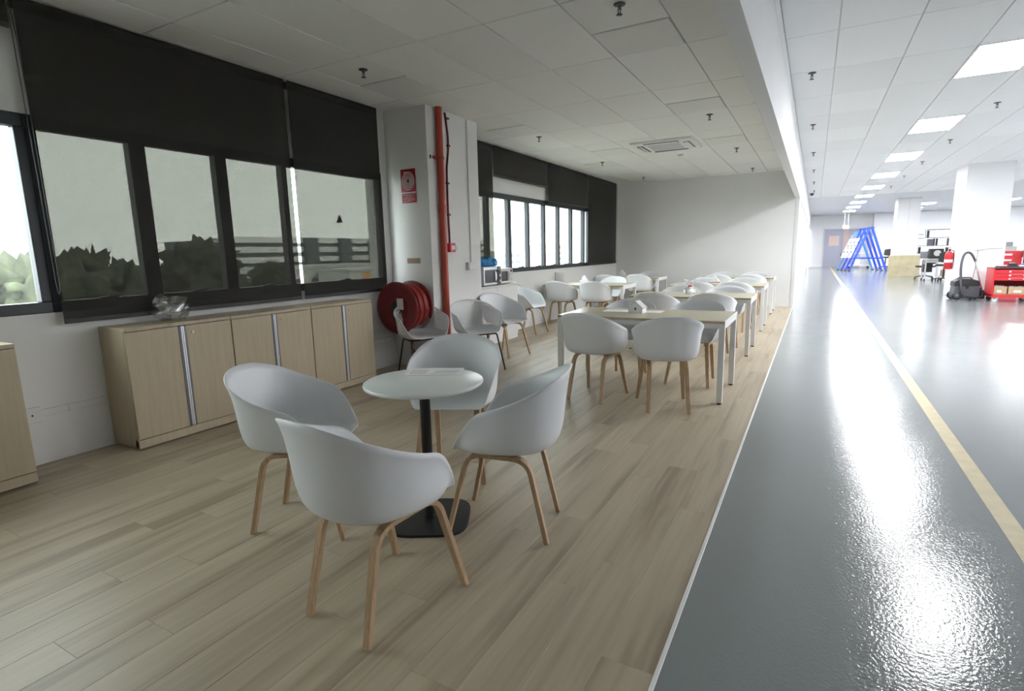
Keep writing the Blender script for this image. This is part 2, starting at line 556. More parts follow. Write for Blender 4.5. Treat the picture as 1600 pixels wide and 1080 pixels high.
# ---- windows
def window(nm, y0, y1, mull, label):
    w = struct(link(nm, None, None, (XW, (y0 + y1) / 2, ZS)))
    w['label'] = label
    oy = -(y0 + y1) / 2
    f = MB()
    xa, xb = -.07, .01
    mull = [(a + .022 * a / 4.57, b - .010 * b / 4.57) for (a, b) in mull]
    f.box(xa, xb, y0 + oy, y1 + oy, 0, .075, .006).box(xa, xb, y0 + oy, y1 + oy, ZT - ZS - .085, ZT - ZS, .006)
    f.box(xa, xb, y0 + oy, y0 + oy + .06, .075, ZT - ZS - .085, .006).box(xa, xb, y1 + oy - .06, y1 + oy, .075, ZT - ZS - .085, .006)
    f.build('frame', 'frame', w)
    ed = [y0 + .06] + [e for m in mull for e in m] + [y1 - .06]
    for (a, b) in mull:
        mm = MB().box(xa, xb, a + oy, b + oy, .07, ZT - ZS - .08, .006)
        mo = mm.build('mullion', 'frame', w)
    for i in range(0, len(ed), 2):
        a, b = ed[i], ed[i + 1]
        MB().box(-.026, -.020, a + oy, b + oy, .07, ZT - ZS - .08).build('pane', 'glass', w)
        # sash catch
        c = (a + b) / 2 + oy
        MB().box(.0, .045, c - .06, c + .06, .06, .085, .004).box(.03, .05, c - .01, c + .075, .085, .097, .004).build('catch', 'frame', w)
    return w
window('window_1', W1[0], 1.715, [(-.9, -.78), (-.15, -.03), (.78, .90)], 'uncovered dark framed window at the left edge')
window('window_2', 1.715, W1[1], [(2.32, 2.455), (2.993, 3.12), (3.66, 3.745)], 'dark framed window behind the drawn screen blinds')
window('window_3', W3[0], W3[1], [(7.42, 7.545), (8.11, 8.27), (8.83, 8.96), (9.50, 9.635), (10.165, 10.305), (10.835, 10.99), (11.54, 11.69)], 'uncovered dark framed window by the far tables')

# ---- roller blinds
def blind(y0, y1, zb, label, chain=None):
    t = thing('roller_blind', label, 'roller blind', (XW + .075, (y0 + y1) / 2, zb), 0, 'dark roller blinds on the window wall')
    h = (y1 - y0) / 2
    MB().box(-.001, .001, -h, h, .03, ZC - .012 - zb).build('fabric', 'blind', t)
    MB().box(-.007, .007, -h, h, .0, .034, .004).build('bottom_bar', 'blackplastic', t)
    MB().cyl((-.036, -h, ZC - .05 - zb), (-.036, h, ZC - .05 - zb), .032, n=14).build('roller', 'blackplastic', t)
    if chain:
        s, drop = chain
        y = h * s
        p = [(.012, y, ZC - .05 - zb), (.012, y + .004, ZC - .3 - zb), (.012, y + .02 * s, ZC - drop + .05 - zb), (.012, y + .028 * s, ZC - drop - zb), (.012, y + .04 * s, ZC - drop + .06 - zb), (.012, y + .026 * s, ZC - .3 - zb), (.012, y + .01 * s, ZC - .05 - zb)]
        MB().tube(fillet(p, .08, 4), .0028, 5).build('bead_chain', 'darkgrey', t)
    return t
blind(-.35, 1.700, 2.82, 'short rolled-up dark blind at the left edge of the frame', (1, 1.9))
blind(1.735, 3.735, .95, 'widest dark screen blind drawn down over three panes by the cabinets')
blind(3.775, 4.99, .95, 'dark screen blind drawn down over one pane beside the column')
blind(6.30, 7.555, 1.0, 'dark blind drawn down behind the microwave ovens')
blind(7.585, 9.575, 2.555, 'rolled-up dark blind with a white wall strip showing below it')
blind(9.605, 11.66, 2.30, 'half-height dark blind ending at the window head between two other blinds')
blind(11.685, 13.69, 1.04, 'dark blind drawn right down next to the far end wall', (1, 2.0))
st = MB(); st.prism([(4.40 - .05, 1.73), (4.40 + .05, 1.735), (4.405, 1.825)], 'x', XW - .0195, XW - .0175)
tag(st.build('triangle_sticker', 'black'), 'small dark triangle stuck on the window pane beside the column', 'sticker')

# ---- canteen ceiling
ce = struct(MB().box(XW - .25, XE, YB, YF + .12, ZC + .012, ZC + .05).build('ceiling', 'grid'))
ce['label'] = 'tiled ceiling over the seating area'
XS = [-4.575, -4.095, -3.483, -2.871, -2.26, -1.648, -1.036, -.47]
YS = [YB, -2.31, -1.10, .10, 1.305, 2.51, 3.712, 4.915, 6.12, 7.322, 8.525, 9.73, 10.93, 12.135, 13.335, 13.95]
tme = {}
def tile_mesh(w, l, m, proud=0.0):
    k = (round(w, 3), round(l, 3), m, proud)
    if k not in tme:
        g = .004
        e = .004
        z0 = 0 - proud
        b = MB()
        a, c = w / 2 - g, l / 2 - g
        v = [(-a, -c, .013), (a, -c, .013), (a, c, .013), (-a, c, .013),
             (-a, -c, z0 + e), (a, -c, z0 + e), (a, c, z0 + e), (-a, c, z0 + e),
             (-a + e, -c + e, z0), (a - e, -c + e, z0), (a - e, c - e, z0), (-a + e, c - e, z0)]
        f = [(0, 1, 5, 4), (1, 2, 6, 5), (2, 3, 7, 6), (3, 0, 4, 7), (4, 5, 9, 8), (5, 6, 10, 9), (6, 7, 11, 10), (7, 4, 8, 11), (8, 9, 10, 11), (0, 3, 2, 1)]
        b.add(v, f)
        tme[k] = b.mesh('ceiling_tile', m)
    return tme[k]
split = {(1, 6): 4.315, (5, 6): 4.33, (5, 8): 6.75, (5, 10): 9.15, (1, 8): 6.72, (1, 11): 10.35, (2, 10): 9.1}
for i in range(len(XS) - 1):
    for j in range(len(YS) - 1):
        x0, x1, y0, y1 = XS[i], XS[i + 1], YS[j], YS[j + 1]
        if (i, j) in split:
            ym = split[(i, j)]
            link('ceiling_tile', tile_mesh(x1 - x0, ym - y0, 'tile'), ce, ((x0 + x1) / 2, (y0 + ym) / 2, ZC))
            link('access_panel', tile_mesh(x1 - x0 - .012, y1 - ym - .012, 'panel', .004), ce, ((x0 + x1) / 2, (ym + y1) / 2, ZC))
        else:
            link('ceiling_tile', tile_mesh(x1 - x0, y1 - y0, 'tile'), ce, ((x0 + x1) / 2, (y0 + y1) / 2, ZC))
# bulkhead between the two ceilings; beyond the end wall it heads a glazed partition
struct(MB().box(XE - .105, XE, YB, YE, 2.45, ZR + .1, .003).build('trim_3', 'beam'))
pw = struct(link('wall_partition', None, None, (XE - .05, YF, 0)))
pw['label'] = 'white panel partition running on behind the end wall'
yy = .13
k = 0
for wd in (1.1, .9, 1.3, 1.3, 2.0, 2.0, 2.0, 3.0, 3.0, 4.0, 6.2):
    MB().box(-.03, .03, yy + .03, yy + wd - .03, .0, 2.45, .004).build('panel', 'wall' if k != 1 else 'plasticwhite', pw)
    MB().box(-.018, .018, yy + wd - .03, yy + wd + .03, .0, 2.45).build('joint', 'steelgrey' if k in (0, 2) else 'grid_r', pw)
    yy += wd
    k += 1

# ---- workshop ceiling
cr = struct(MB().box(XE, XR, YB, YE, ZR + .012, ZR + .05).build('ceiling', 'grid_r'))
cr['label'] = 'white tiled ceiling over the workshop'
LX = [(1.262, 1.862), (4.262, 4.862), (7.262, 7.862), (10.262, 10.862)]  # outermost row is unseen, added for extra bounce light
TY0 = 4.745 - 3 * 1.2
LY = [TY0 + 1.2 * k for k in range(-4, 32)]
light_rows = [r for r in range(len(LY)) if (r - 4) % 3 == 2]
lights = []
XT = [XE] + [1.262 - .6 * k for k in (2, 1, 0)] + [1.262 + .6 * k for k in range(1, 18)]
XT = [x for x in XT if x < XR]
for j, y in enumerate(LY):
    for i in range(len(XT) - 1):
        x0, x1 = XT[i], XT[i + 1]
        if y + 1.2 > YE or y < YB: continue
        is_l = j in light_rows and any(abs(x0 - a) < .01 for a, b in LX)
        if is_l:
            if (y > 5.5 or (x0 > 7 and y > 2)) and not (4 < x0 < 5 and 13 < y < 30):  # outer rows' front panels are unseen, added to brighten the near end
                lights.append(((x0 + x1) / 2, y + .6))
                continue
        # tiles one by one where they are large enough to tell apart
        if y > 4.0 and y < 24 and x0 < .34 * y - .2 and x0 < 5.0:
            link('ceiling_tile', tile_mesh(x1 - x0, 1.2, 'tile_r'), cr, ((x0 + x1) / 2, y + .6, ZR))
lme = {}
lf = MB(); lf.box(-.3, -.28, -.6, .6, -.004, .012).box(.28, .3, -.6, .6, -.004, .012).box(-.28, .28, -.6, -.58, -.004, .012).box(-.28, .28, .58, .6, -.004, .012)
lf = lf.mesh('frame', 'plasticwhite')
ld = MB().box(-.28, .28, -.58, .58, 0, .010).mesh('diffuser', 'led')
rownames = ['row nearest the bulkhead', 'middle row', 'third row', 'added unseen right-hand row']
ords = ['foremost', 'second', 'third', 'fourth', 'fifth', 'sixth', 'seventh', 'eighth', 'ninth', 'tenth', 'eleventh']
for (x, y) in lights:
    r = 0 if x < 3 else (1 if x < 6 else (2 if x < 9 else 3))
    vis = sorted(l[1] for l in lights if abs(l[0] - x) < .1)
    place([('frame', lf), ('diffuser', ld)], 'ceiling_light', '%s lit ceiling panel of the %s, counted from the front' % (ords[vis.index(y)], rownames[r]), 'ceiling light', (x, y, ZR - .002), 0, 'lit ceiling panels, %s' % rownames[r])

# ---- sprinklers
s1 = MB().lathe([(.0, 0), (.042, 0), (.040, -.006), (.016, -.010), (.0, -.010)], n=20).mesh('escutcheon', 'darkgrey')
s2 = MB().cyl((0, 0, -.008), (0, 0, -.035), .012, .009, 10).cyl((-.012, 0, -.03), (-.004, 0, -.066), .004, n=6).cyl((.012, 0, -.03), (.004, 0, -.066), .004, n=6).mesh('body', 'steelgrey')
s3 = MB().lathe([(0, -.066), (.022, -.066), (.022, -.069), (0, -.069)], n=14).mesh('deflector', 'darkgrey')
SP = [('s1', -3.70, 3.97, ZC, 'sprinkler head over the cabinets, in front of the column'), ('s1', -1.285, 3.93, ZC, 'sprinkler head nearest the top edge of the frame'),
      ('s1', -1.275, 7.56, ZC, 'sprinkler head nearest in front of the air conditioner, bulkhead side'), ('s1', -3.66, 7.52, ZC, 'sprinkler head just past the column by the blinds'),
      ('s1', -3.67, 10.30, ZC, 'sprinkler head above the half-height blind'), ('s1', -1.272, 10.28, ZC, 'sprinkler head just beyond the air conditioner, bulkhead side'),
      ('s1', -1.276, 13.04, ZC, 'sprinkler head close to the end wall, bulkhead side'), ('s1', -3.62, 13.0, ZC, 'sprinkler head close to the end wall, window side')]
rl = ['first', 'second', 'third', 'fourth', 'fifth', 'sixth']
for k in range(6):
    SP.append(('s1', -.15, 7.2 + 2.95 * k, ZR, '%s sprinkler head along the workshop side of the bulkhead' % rl[k]))
for k in range(5):
    SP.append(('s1', 2.06, 10.1 + 3.0 * k, ZR, '%s sprinkler head right of the lit panel row' % rl[k]))
for (_, x, y, z, lab) in SP:
    place([('escutcheon', s1), ('body', s2), ('deflector', s3)], 'fire_sprinkler', lab, 'sprinkler', (x, y, z), 0, 'ceiling fire sprinklers')

# ---- cassette air conditioner
ac = thing('cassette_air_conditioner', 'square white cassette air conditioner set in the tiled ceiling', 'air conditioner', (-2.21, 9.25, ZC))
a = MB()
a.add([(-.475, -.475, -.004), (.475, -.475, -.004), (.475, .475, -.004), (-.475, .475, -.004), (-.46, -.46, -.03), (.46, -.46, -.03), (.46, .46, -.03), (-.46, .46, -.03),
       (-.27, -.27, -.042), (.27, -.27, -.042), (.27, .27, -.042), (-.27, .27, -.042)],
      [(0, 1, 5, 4), (1, 2, 6, 5), (2, 3, 7, 6), (3, 0, 4, 7), (4, 5, 9, 8), (5, 6, 10, 9), (6, 7, 11, 10), (7, 4, 8, 11), (8, 9, 10, 11)])
a.build('panel', 'plasticwhite', ac)
for ang in range(4):
    q = MB().box(-.27, .27, .315, .405, -.041, -.028).build('air_slot', 'darkgrey', ac)
    v = MB().add([(-.265, .33, -.055), (.265, .33, -.055), (.265, .40, -.038), (-.265, .40, -.038), (-.265, .33, -.049), (.265, .33, -.049), (.265, .40, -.032), (-.265, .40, -.032)],
                 [(0, 1, 2, 3), (4, 7, 6, 5), (0, 4, 5, 1), (2, 6, 7, 3), (0, 3, 7, 4), (1, 5, 6, 2)]).build('vane', 'plasticwhite', ac)
    q.rotation_euler.z = v.rotation_euler.z = ang * PI / 2
g = MB().box(-.25, .25, -.25, .25, -.045, -.041)
for k in range(12):
    g.box(-.235, .235, -.235 + k * .041, -.215 + k * .041, -.05, -.045)
g.build('intake_grille', 'grid_r', ac)
tag(MB().lathe([(0, 0), (.055, 0), (.05, -.02), (.03, -.03), (0, -.03)], (-2.22, 10.35, ZC), n=20).build('smoke_detector', 'grid_r'), 'small round detector on the ceiling beyond the air conditioner', 'detector')
tag(MB().lathe([(0, 0), (.06, 0), (.06, -.03), (.045, -.07), (0, -.085)], (-.22, 23.0, ZR), n=16).build('dome_camera', 'darkgrey'), 'small dark dome camera on the workshop ceiling by the bulkhead', 'camera')

# ------------------------------------------------------------------ cabinets
def cabinet(y0, y1, label, lock=True, xf=-4.205, h=.9):
    w = y1 - y0
    d = abs(XW + .012 - xf)
    t = thing('storage_cabinet', label, 'cabinet', (XW + .012, y0, 0), 0, 'maple storage cabinets along the wall')
    # carcass is an open box so that its sides, top and plinth read as boards
    b = MB()
    b.box(0, d - .02, .0, .018, .012, h - .025).box(0, d - .02, w - .018, w, .012, h - .025).box(0, .008, .018, w - .018, .012, h - .025)
    b.box(0, d - .02, .018, w - .018, .05, .07)
    b.build('carcass', 'maple', t)
    MB().box(0, d - .002, 0, w, h - .025, h, .002).build('top', 'maple', t)
    MB().box(d - .06, d - .006, .0, w, .012, .075, .002).box(.05, d - .08, .03, w - .03, .0, .012).build('plinth', 'maple', t)
    for (a, c, n) in ((.002, w / 2 - .028, 0), (w / 2 + .028, w - .002, 1)):
        dr = MB().box(d - .02, d, a, c, .082, h - .029, .0015).build('door', 'maple', t)
        if n == 1 and lock:
            MB().cyl((d, a + .05, h - .085), (d + .006, a + .05, h - .085), .011, n=16).cyl((d + .006, a + .05, h - .085), (d + .008, a + .05, h - .085), .006, n=10).build('lock', 'brass', dr)
    for sgn in (-1, 1):
        c0 = w / 2
        MB().box(d - .02, d + .003, c0 + sgn * .027, c0 + sgn * .013, .082, h - .029).build('handle_channel', 'steelgrey', t)
        MB().box(d - .014, d + .006, c0 + sgn * .0125, c0 + sgn * .001, .082, h - .029, .002).build('handle_profile', 'aluminium', t)
    return t
cabinet(1.955, 2.757, 'maple cabinet with its left side showing, first of the row of three')
cabinet(2.763, 3.583, 'middle maple cabinet of the row of three under the blinds')
cabinet(3.589, 4.41, 'maple cabinet at the hose reel end of the row of three')
cabinet(.55, 1.352, 'separate maple cabinet cut off by the left edge of the frame', xf=-4.19, h=.893)
# cable trunking and socket low on the wall
tr = thing('cable_trunking', 'white cable trunking low on the wall between the cabinets', 'trunking', (XW, 1.3, .33))
MB().box(0, .022, .22, .64, .005, .05, .003).build('cover', 'plasticwhite', tr)
MB().box(0, .028, .40, .412, .003, .052).build('joint_clip', 'plasticwhite', tr)
sk = MB().box(0, .03, .13, .245, -.03, .075, .004).build('socket_plate', 'plasticwhite', tr)
MB().box(.03, .033, .185, .195, .02, .03).build('indicator', 'black', sk)
tr2 = thing('cable_trunking', 'white cable trunking under the hose reel beside the column', 'trunking', (XW, 4.44, .32))
MB().box(0, .03, 0, .72, .0, .05, .003).build('cover', 'plasticwhite', tr2)
MB().box(0, .03, 0, .72, .12, .17, .003).build('cover', 'plasticwhite', tr2)

# clear bag on the first cabinet
bg = MB()
bg.ball((0, 0, .085), .1, 3, .9, 2.1, 3, (.8, 1.1, 1.0))
for i, v in enumerate(bg.v):
    n1 = noise.noise(Vector(v) * 26)
    x_, y_, z_ = v
    bg.v[i] = (x_ * (1 + .16 * n1), y_ * (1 + .2 * n1), max(0.0, z_ + .022 * n1))
bo = bg.build('plastic_bag', 'clearbag', None, (-4.37, 2.40, .902))
tag(bo, 'crumpled clear plastic bag lying on the first maple cabinet', 'plastic bag')

# ------------------------------------------------------------------ bucket chair
RIM = [Vector((p[0], p[1] - .04, p[2] + .03 * max(0, (p[2] - .45) / .35))) for p in ((0, .252, .450), (.125, .254, .451), (.212, .240, .458), (.252, .186, .545), (.282, .105, .632), (.296, 0, .668), (.288, -.10, .703), (.242, -.206, .750), (.138, -.274, .787), (0, -.296, .800))]
BASE = [Vector((p[0], p[1] - .03, p[2])) for p in ((0, .19, .446), (.105, .192, .446), (.178, .185, .447), (.210, .142, .448), (.216, .075, .448), (.213, 0, .448), (.2, -.07, .447), (.165, -.135, .445), (.09, -.178, .444), (0, -.192, .444))]
RIMP = [p.copy() for p in RIM]
for i, p in ((2, (.206, .190, .474)), (3, (.262, .140, .580)), (4, (.286, .080, .655)), (5, (.298, -.04, .682))):
    RIMP[i] = Vector(p)
for p in RIMP[6:]:
    p.z -= .02
def shell_grid(nt=26, nv=10, rings=(.35, .7), RIM=RIM):
    C = Vector((0, -.03, .437))
    rows = []
    ts = []
    for i in range(nt + 1): ts.append((i / nt, 1))
    for i in range(nt - 1, 0, -1): ts.append((i / nt, -1))
    for (t, s) in ts:
        R = crom(RIM, t); B = crom(BASE, t)
        col = []
        for q in rings:
            p = C.lerp(B, q); p.z = C.z + (B.z - C.z) * q * q
            col.append(p)
        h = R.z - B.z
        out = Vector((B.x, B.y + .03, 0)).normalized()
        d = (Vector((R.x, R.y)) - Vector((B.x, B.y))).length
        P0 = B
        P1 = B + out * (.03 + .25 * d) if h > .05 else B + (R - B) * .33
        P2 = Vector((B.x + (R.x - B.x) * .62, B.y + (R.y - B.y) * .62, R.z - .58 * h)) if h > .05 else B + (R - B) * .66
        k = min(1, max(0, h / .20)); k = k * k * (3 - 2 * k)
        L1, L2 = B + (R - B) * .33, B + (R - B) * .66
        Q1 = B + out * (.045 + .50 * d)
        Q2 = Vector((B.x + (R.x - B.x) * .50, B.y + (R.y - B.y) * .50, R.z - .38 * h))
        P1 = L1.lerp(Q1, k); P2 = L2.lerp(Q2, k)
        for j in range(nv + 1):
            u = j / nv
            col.append(P0 * (1 - u) ** 3 + P1 * 3 * u * (1 - u) ** 2 + P2 * 3 * u * u * (1 - u) + R * u ** 3)
        rows.append([Vector((p.x * s, p.y, p.z)) for p in col])
    return C, rows
def shell_bm(th=.006, perforated=False):
    nt, nv = (40, 12) if not perforated else (44, 22)
    C, rows = shell_grid(nt, nv, RIM=RIMP if perforated else RIM)
    n = len(rows); m = len(rows[0])
    bm = bmesh.new()
    c = bm.verts.new(C)
    V = [[bm.verts.new(p) for p in r] for r in rows]
    holes = []
    for i in range(n):
        a, b = V[i], V[(i + 1) % n]
        bm.faces.new((c, a[0], b[0]))
        for j in range(m - 1):
            f = bm.faces.new((a[j], a[j + 1], b[j + 1], b[j]))
            if perforated:
                zz = sum(v.co.z for v in f.verts) / 4
                tt = min(i, n - i) / (n / 2)
                if zz > .50 and tt > .30 and 6 < j < m - 2:
                    holes.append(f)
    bmesh.ops.recalc_face_normals(bm, faces=bm.faces[:])
    if perforated:
        r = bmesh.ops.inset_individual(bm, faces=holes, thickness=.0027, use_even_offset=True)
        bmesh.ops.delete(bm, geom=holes, context='FACES')
    bmesh.ops.solidify(bm, geom=bm.faces[:], thickness=th)
    bmesh.ops.recalc_face_normals(bm, faces=bm.faces[:])
    for f in bm.faces: f.smooth = True
    me = bpy.data.meshes.new('shell')
    bm.to_mesh(me); bm.free()
    me.materials.append(M['shell'])
    return me
SH = shell_bm()
SHP = shell_bm(.006, True)

def leg_meshes():
    out = []
    for s in (1, -1):
        full = fillet([(.168 * s, -.238, 0), (.150 * s, -.148, .405), (.163 * s, .142, .424), (.210 * s, .247, 0)], [.075, .075], 7)
        # split the bent arch at the middle of its rail
        rear, front = [], []
        mid = Vector((.1565 * s, -.003, .4145))
        for p in full:
            (rear if p.y < -.003 else front).append(p)
        rear.append(mid); front.insert(0, mid)
        for path in (rear, front):
            ws = [.029 + .009 * min(1, p.z / .4) for p in path]
            b = MB().strip(path, .036, .021, (1, 0, 0), ws)
            # proud ply line along the arch
            out.append(b.mesh('leg', 'oak'))
    return out
LEGS = leg_meshes()
XB = []
for y, zz, hw in ((-.075, .4275, .165), (.10, .431, .172)):
    XB.append(MB().box(-hw, hw, y - .017, y + .017, zz - .004, zz + .013, .003).mesh('crossbar', 'oak_edge'))
CHAIR = [('shell', SH)] + [('leg', l) for l in LEGS] + [('crossbar', b) for b in XB]
# black tube frame for the perforated chairs
ML = []
for s in (1, -1):
    p = fillet([(.235 * s, -.255, .004), (.185 * s, -.15, .425), (.185 * s, .14, .425), (.235 * s, .25, .004)], .03, 5)
    rear = [q for q in p if q.y < 0] + [Vector((.185 * s, 0, .425))]
    front = [Vector((.185 * s, 0, .425))] + [q for q in p if q.y >= 0]
    ML += [MB().tube(rear, .010, 8).mesh('leg', 'black'), MB().tube(front, .010, 8).mesh('leg', 'black')]
MXB = [MB().tube([(-.185, y, .425), (.185, y, .425)], .009, 8).mesh('crossbar', 'black') for y in (-.1, .1)]
MCHAIR = [('shell', SHP)] + [('leg', l) for l in ML] + [('crossbar', b) for b in MXB]
def chair(x, y, fdeg, label, group, parts=CHAIR):
    """fdeg: the way the seat faces, degrees from +X"""
    return place(parts, 'bucket_chair', label, 'chair', (x, y, .0012), math.radians(fdeg) - PI / 2, group)
G0 = 'white bucket chairs around the round table'
chair(-1.432, 1.476, 83.5, 'white bucket chair nearest the viewer, its back turned to us', G0)
chair(-2.243, 1.815, 25, 'white bucket chair between the round table and the maple cabinets', G0)
chair(-1.300, 2.240, 194.7, 'white bucket chair on the right of the round table, seen side on', G0)
chair(-1.947, 2.722, -66, 'white bucket chair behind the round table, facing us', G0)
G1 = 'white bucket chairs along the row of long tables'
num = ['first', 'second', 'third', 'fourth']
TY = [4.92, 7.33, 9.66, 12.28]
seats = [
    [(-1.74, 4.75, 83), (-1.085, 4.69, 111.8), (-1.73, 5.66, -86), (-1.04, 5.71, -92)],
    [(-1.78, 7.22, 88), (-1.10, 7.20, 96), (-1.72, 8.12, -92), (-1.08, 8.16, -88)],
    [(-1.70, 9.62, 92), (-1.10, 9.66, 86), (-1.78, 10.45, -90), (-1.12, 10.48, -94)],
    [(-1.75, 12.2, 90), (-1.12, 12.26, 92), (-1.80, 13.15, -88), (-1.15, 13.12, -92)]]
pos = ['left chair on the near side of the %s long table', 'right chair on the near side of the %s long table', 'left chair on the far side of the %s long table', 'right chair on the far side of the %s long table']
for r in range(4):
    for q in range(4):
        x, y, a = seats[r][q]
        chair(x, y, a, 'white bucket ' + pos[q] % num[r], G1)
G2 = 'white bucket chairs at the window tables'
chair(-4.17, 9.50, 84, 'white bucket chair on the near side of the window table, wall end', G2)
chair(-3.50, 9.55, 92, 'white bucket chair on the near side of the window table, aisle end', G2)
chair(-3.62, 10.72, -90, 'white bucket chair on the far side of the nearer window table', G2)
chair(-4.15, 12.15, 90, 'white bucket chair at the farther window table, beside the wall', G2)
chair(-3.46, 12.32, 88, 'white bucket chair at the farther window table, aisle end, back to us', G2)
chair(-3.60, 13.33, -90, 'white bucket chair between the farther window table and end wall', G2)
chair(-4.215, 8.21, -4, 'white bucket chair against the wall beside the white cabinet', 'white bucket chairs standing aside')
chair(-3.60, 6.30, -14, 'white bucket chair with wooden legs in front of the white cabinet', 'white bucket chairs standing aside')
chair(-3.845, 4.825, -31, 'perforated white chair on black legs in front of the hose reel', 'perforated chairs by the column', MCHAIR)
chair(-3.45, 5.36, -36, 'perforated white chair on black legs in front of the red pipe', 'perforated chairs by the column', MCHAIR)

# ------------------------------------------------------------------ round table
rt = thing('round_table', 'round white pedestal table between four bucket chairs', 'table', (-1.685, 2.10, 0))
MB().lathe([(0, .722), (.287, .722), (.298, .728), (.300, .735), (.298, .743), (.294, .745), (0, .745)], n=64).build('tabletop', 'tabletop', rt)
MB().cyl((0, 0, .012), (0, 0, .722), .027, n=24).build('pedestal', 'black', rt)
MB().lathe([(0, .70), (.09, .70), (.09, .722), (0, .722)], n=24).build('mounting_plate', 'black', rt)
sq = []
for i in range(48):
    t = 2 * PI * i / 48 + .5
    c, s_ = math.cos(t - .5), math.sin(t - .5)
    r = .205 / ((abs(c) ** 4 + abs(s_) ** 4) ** .25)
    sq.append((r * math.cos(t), r * math.sin(t)))
MB().prism(sq, 'z', .0, .007).prism([(p[0] * .985, p[1] * .985) for p in sq], 'z', .007, .011).build('base_plate', 'black', rt)
sheet = thing('paper_sheet', 'faintly printed paper sheet lying on the round table', 'paper', (-1.75, 2.28, .7455), math.radians(27))
MB().box(-.15, .15, -.085, .085, 0, .0012).build('sheet', 'paper', sheet)
for (a, b, c, d) in ((-.02, .12, -.06, -.045), (.0, .13, -.03, .03), (-.13, -.04, -.05, .05)):
    MB().box(a, b, c, d, .0012, .0015).build('print_block', 'print', sheet)

# ------------------------------------------------------------------ long tables
def long_table(x0, x1, y0, y1, label, group):
    w, d = x1 - x0, y1 - y0
    t = thing('long_table', label, 'table', (x0, y0, 0), 0, group)
    MB().box(.004, w - .004, 0, d, .720, .745, .002).build('tabletop', 'maple_top', t)
    e = MB().box(.004, w - .004, -.002, .0, .721, .744).box(.004, w - .004, d, d + .002, .721, .744)
    e.build('edge_band', 'maple_edge', t)
    for (a, b) in ((.0, .0), (w - .05, .0), (.0, d - .05), (w - .05, d - .05)):
        lg = MB().box(a, a + .05, b, b + .05, .014, .720, .003).build('leg', 'whitemetal', t)
        MB().cyl((a + .025, b + .025, 0), (a + .025, b + .025, .014), .021, n=12).build('foot', 'black', lg)
    for a in (.0, w - .05):
        MB().box(a + .002, a + .048, .05, d - .05, .675, .719, .002).box(a if a == 0 else a + .046, a + .004 if a == 0 else a + .05, -.001, d + .001, .719, .746).build('end_rail', 'whitemetal', t)
    MB().box(.05, w - .05, .06, .085, .67, .719, .002).box(.05, w - .05, d - .085, d - .06, .67, .719, .002).build('long_rail', 'whitemetal', t)
    return t
GT = 'maple topped long tables'
for r in range(4):
    long_table(-2.215, -.635 - .02 * r, TY[r], TY[r] + .82, '%s maple topped long table in the main row, counting from the front' % num[r], GT)
long_table(-4.54, -2.96, 9.44, 10.26, 'nearer maple topped table standing against the window wall', GT)
long_table(-4.54, -3.02, 12.22, 13.04, 'farther maple topped table standing against the window wall', GT)

# things on the long tables
hs = thing('tissue_holder', 'small white house shaped tissue holder on the first long table', 'tissue holder', (-1.525, 5.34, .7462), math.radians(-8))
MB().prism([(-.075, 0), (.075, 0), (.075, .055), (.0, .115), (-.075, .055)], 'y', -.05, .05).build('house_body', 'tissue', hs)
MB().prism([(-.085, .052), (-.078, .045), (0, .11), (.078, .045), (.085, .052), (0, .122)], 'y', -.056, .056).build('roof', 'plasticwhite', hs)
MB().box(-.008, .01, -.0515, -.05, .03, .055).build('window', 'darkgrey', hs)
pp = thing('paper_sheet', 'pair of pale sheets lying on the first long table', 'paper', (-1.62, 5.45, .7462), math.radians(3))
MB().box(-.28, .02, -.1, .11, 0, .001).build('sheet', 'paper', pp)
MB().box(.03, .32, -.1, .11, 0, .001).build('sheet', 'paper', pp)
def clear_pack(x, y, label, sd):
    t = thing('napkin_bag', label, 'napkin bag', (x, y, .7478), sd)
    b = MB()
    for k in range(5):
        b.ball((random.uniform(-.05, .05), random.uniform(-.035, .035), .03), .034, 2, .5, 2.5, sd + k, (1.3, 1, .85))
    b.build('napkins', 'tissue', t)
    c = MB()
    n = 18
    pts = []
    for (r, z) in ((.085, .004), (.088, .04), (.06, .075), (.024, .10), (.022, .115), (.05, .16), (.075, .20)):
        for i in range(n):
            q = 2 * PI * i / n
            rr = r * (1 + .16 * math.sin(5 * q + sd) * (z / .1))
            pts.append((rr * math.cos(q) * 1.15, rr * math.sin(q) * .75, z + .008 * max(0, math.sin(3 * q + sd))))
    c.add(pts, [(i * n + k, i * n + (k + 1) % n, (i + 1) * n + (k + 1) % n, (i + 1) * n + k) for i in range(6) for k in range(n)], True)
    c.build('bag', 'clearbag', t)
    MB().lathe([(.03, .098), (.033, .104), (.033, .116), (.03, .122)], n=16).build('red_tie', 'pinkred', t)
clear_pack(-1.475, 7.75, 'clear bag of napkins with a red tie on the second long table', 1.0)
def tissue_pack(x, y, z, label, red=True, rz=0.0):
    t = thing('tissue_pack', label, 'tissue pack', (x, y, z), rz)
    MB().box(-.09, .09, -.05, .05, 0, .055, .010).build('pack', 'plasticwhite', t)
    if red:
        MB().box(-.092, .092, -.052, .052, .030, .046, .004).build('red_band', 'pinkred', t)
    b = MB()
    n = 14
    v = []
    for (r, z2) in ((.05, .052), (.055, .075), (.035, .11), (.008, .145)):
        for i in range(n):
            q = 2 * PI * i / n
            rr = r * (1 + .35 * math.sin(3 * q + z2 * 30))
            v.append((rr * math.cos(q), rr * math.sin(q) * .5, z2 + .01 * math.sin(2 * q)))
    b.add(v, [(i * n + k, i * n + (k + 1) % n, (i + 1) * n + (k + 1) % n, (i + 1) * n + k) for i in range(3) for k in range(n)] + [tuple(range(3 * n, 4 * n))], True)
    b.build('tissue', 'tissue', t)
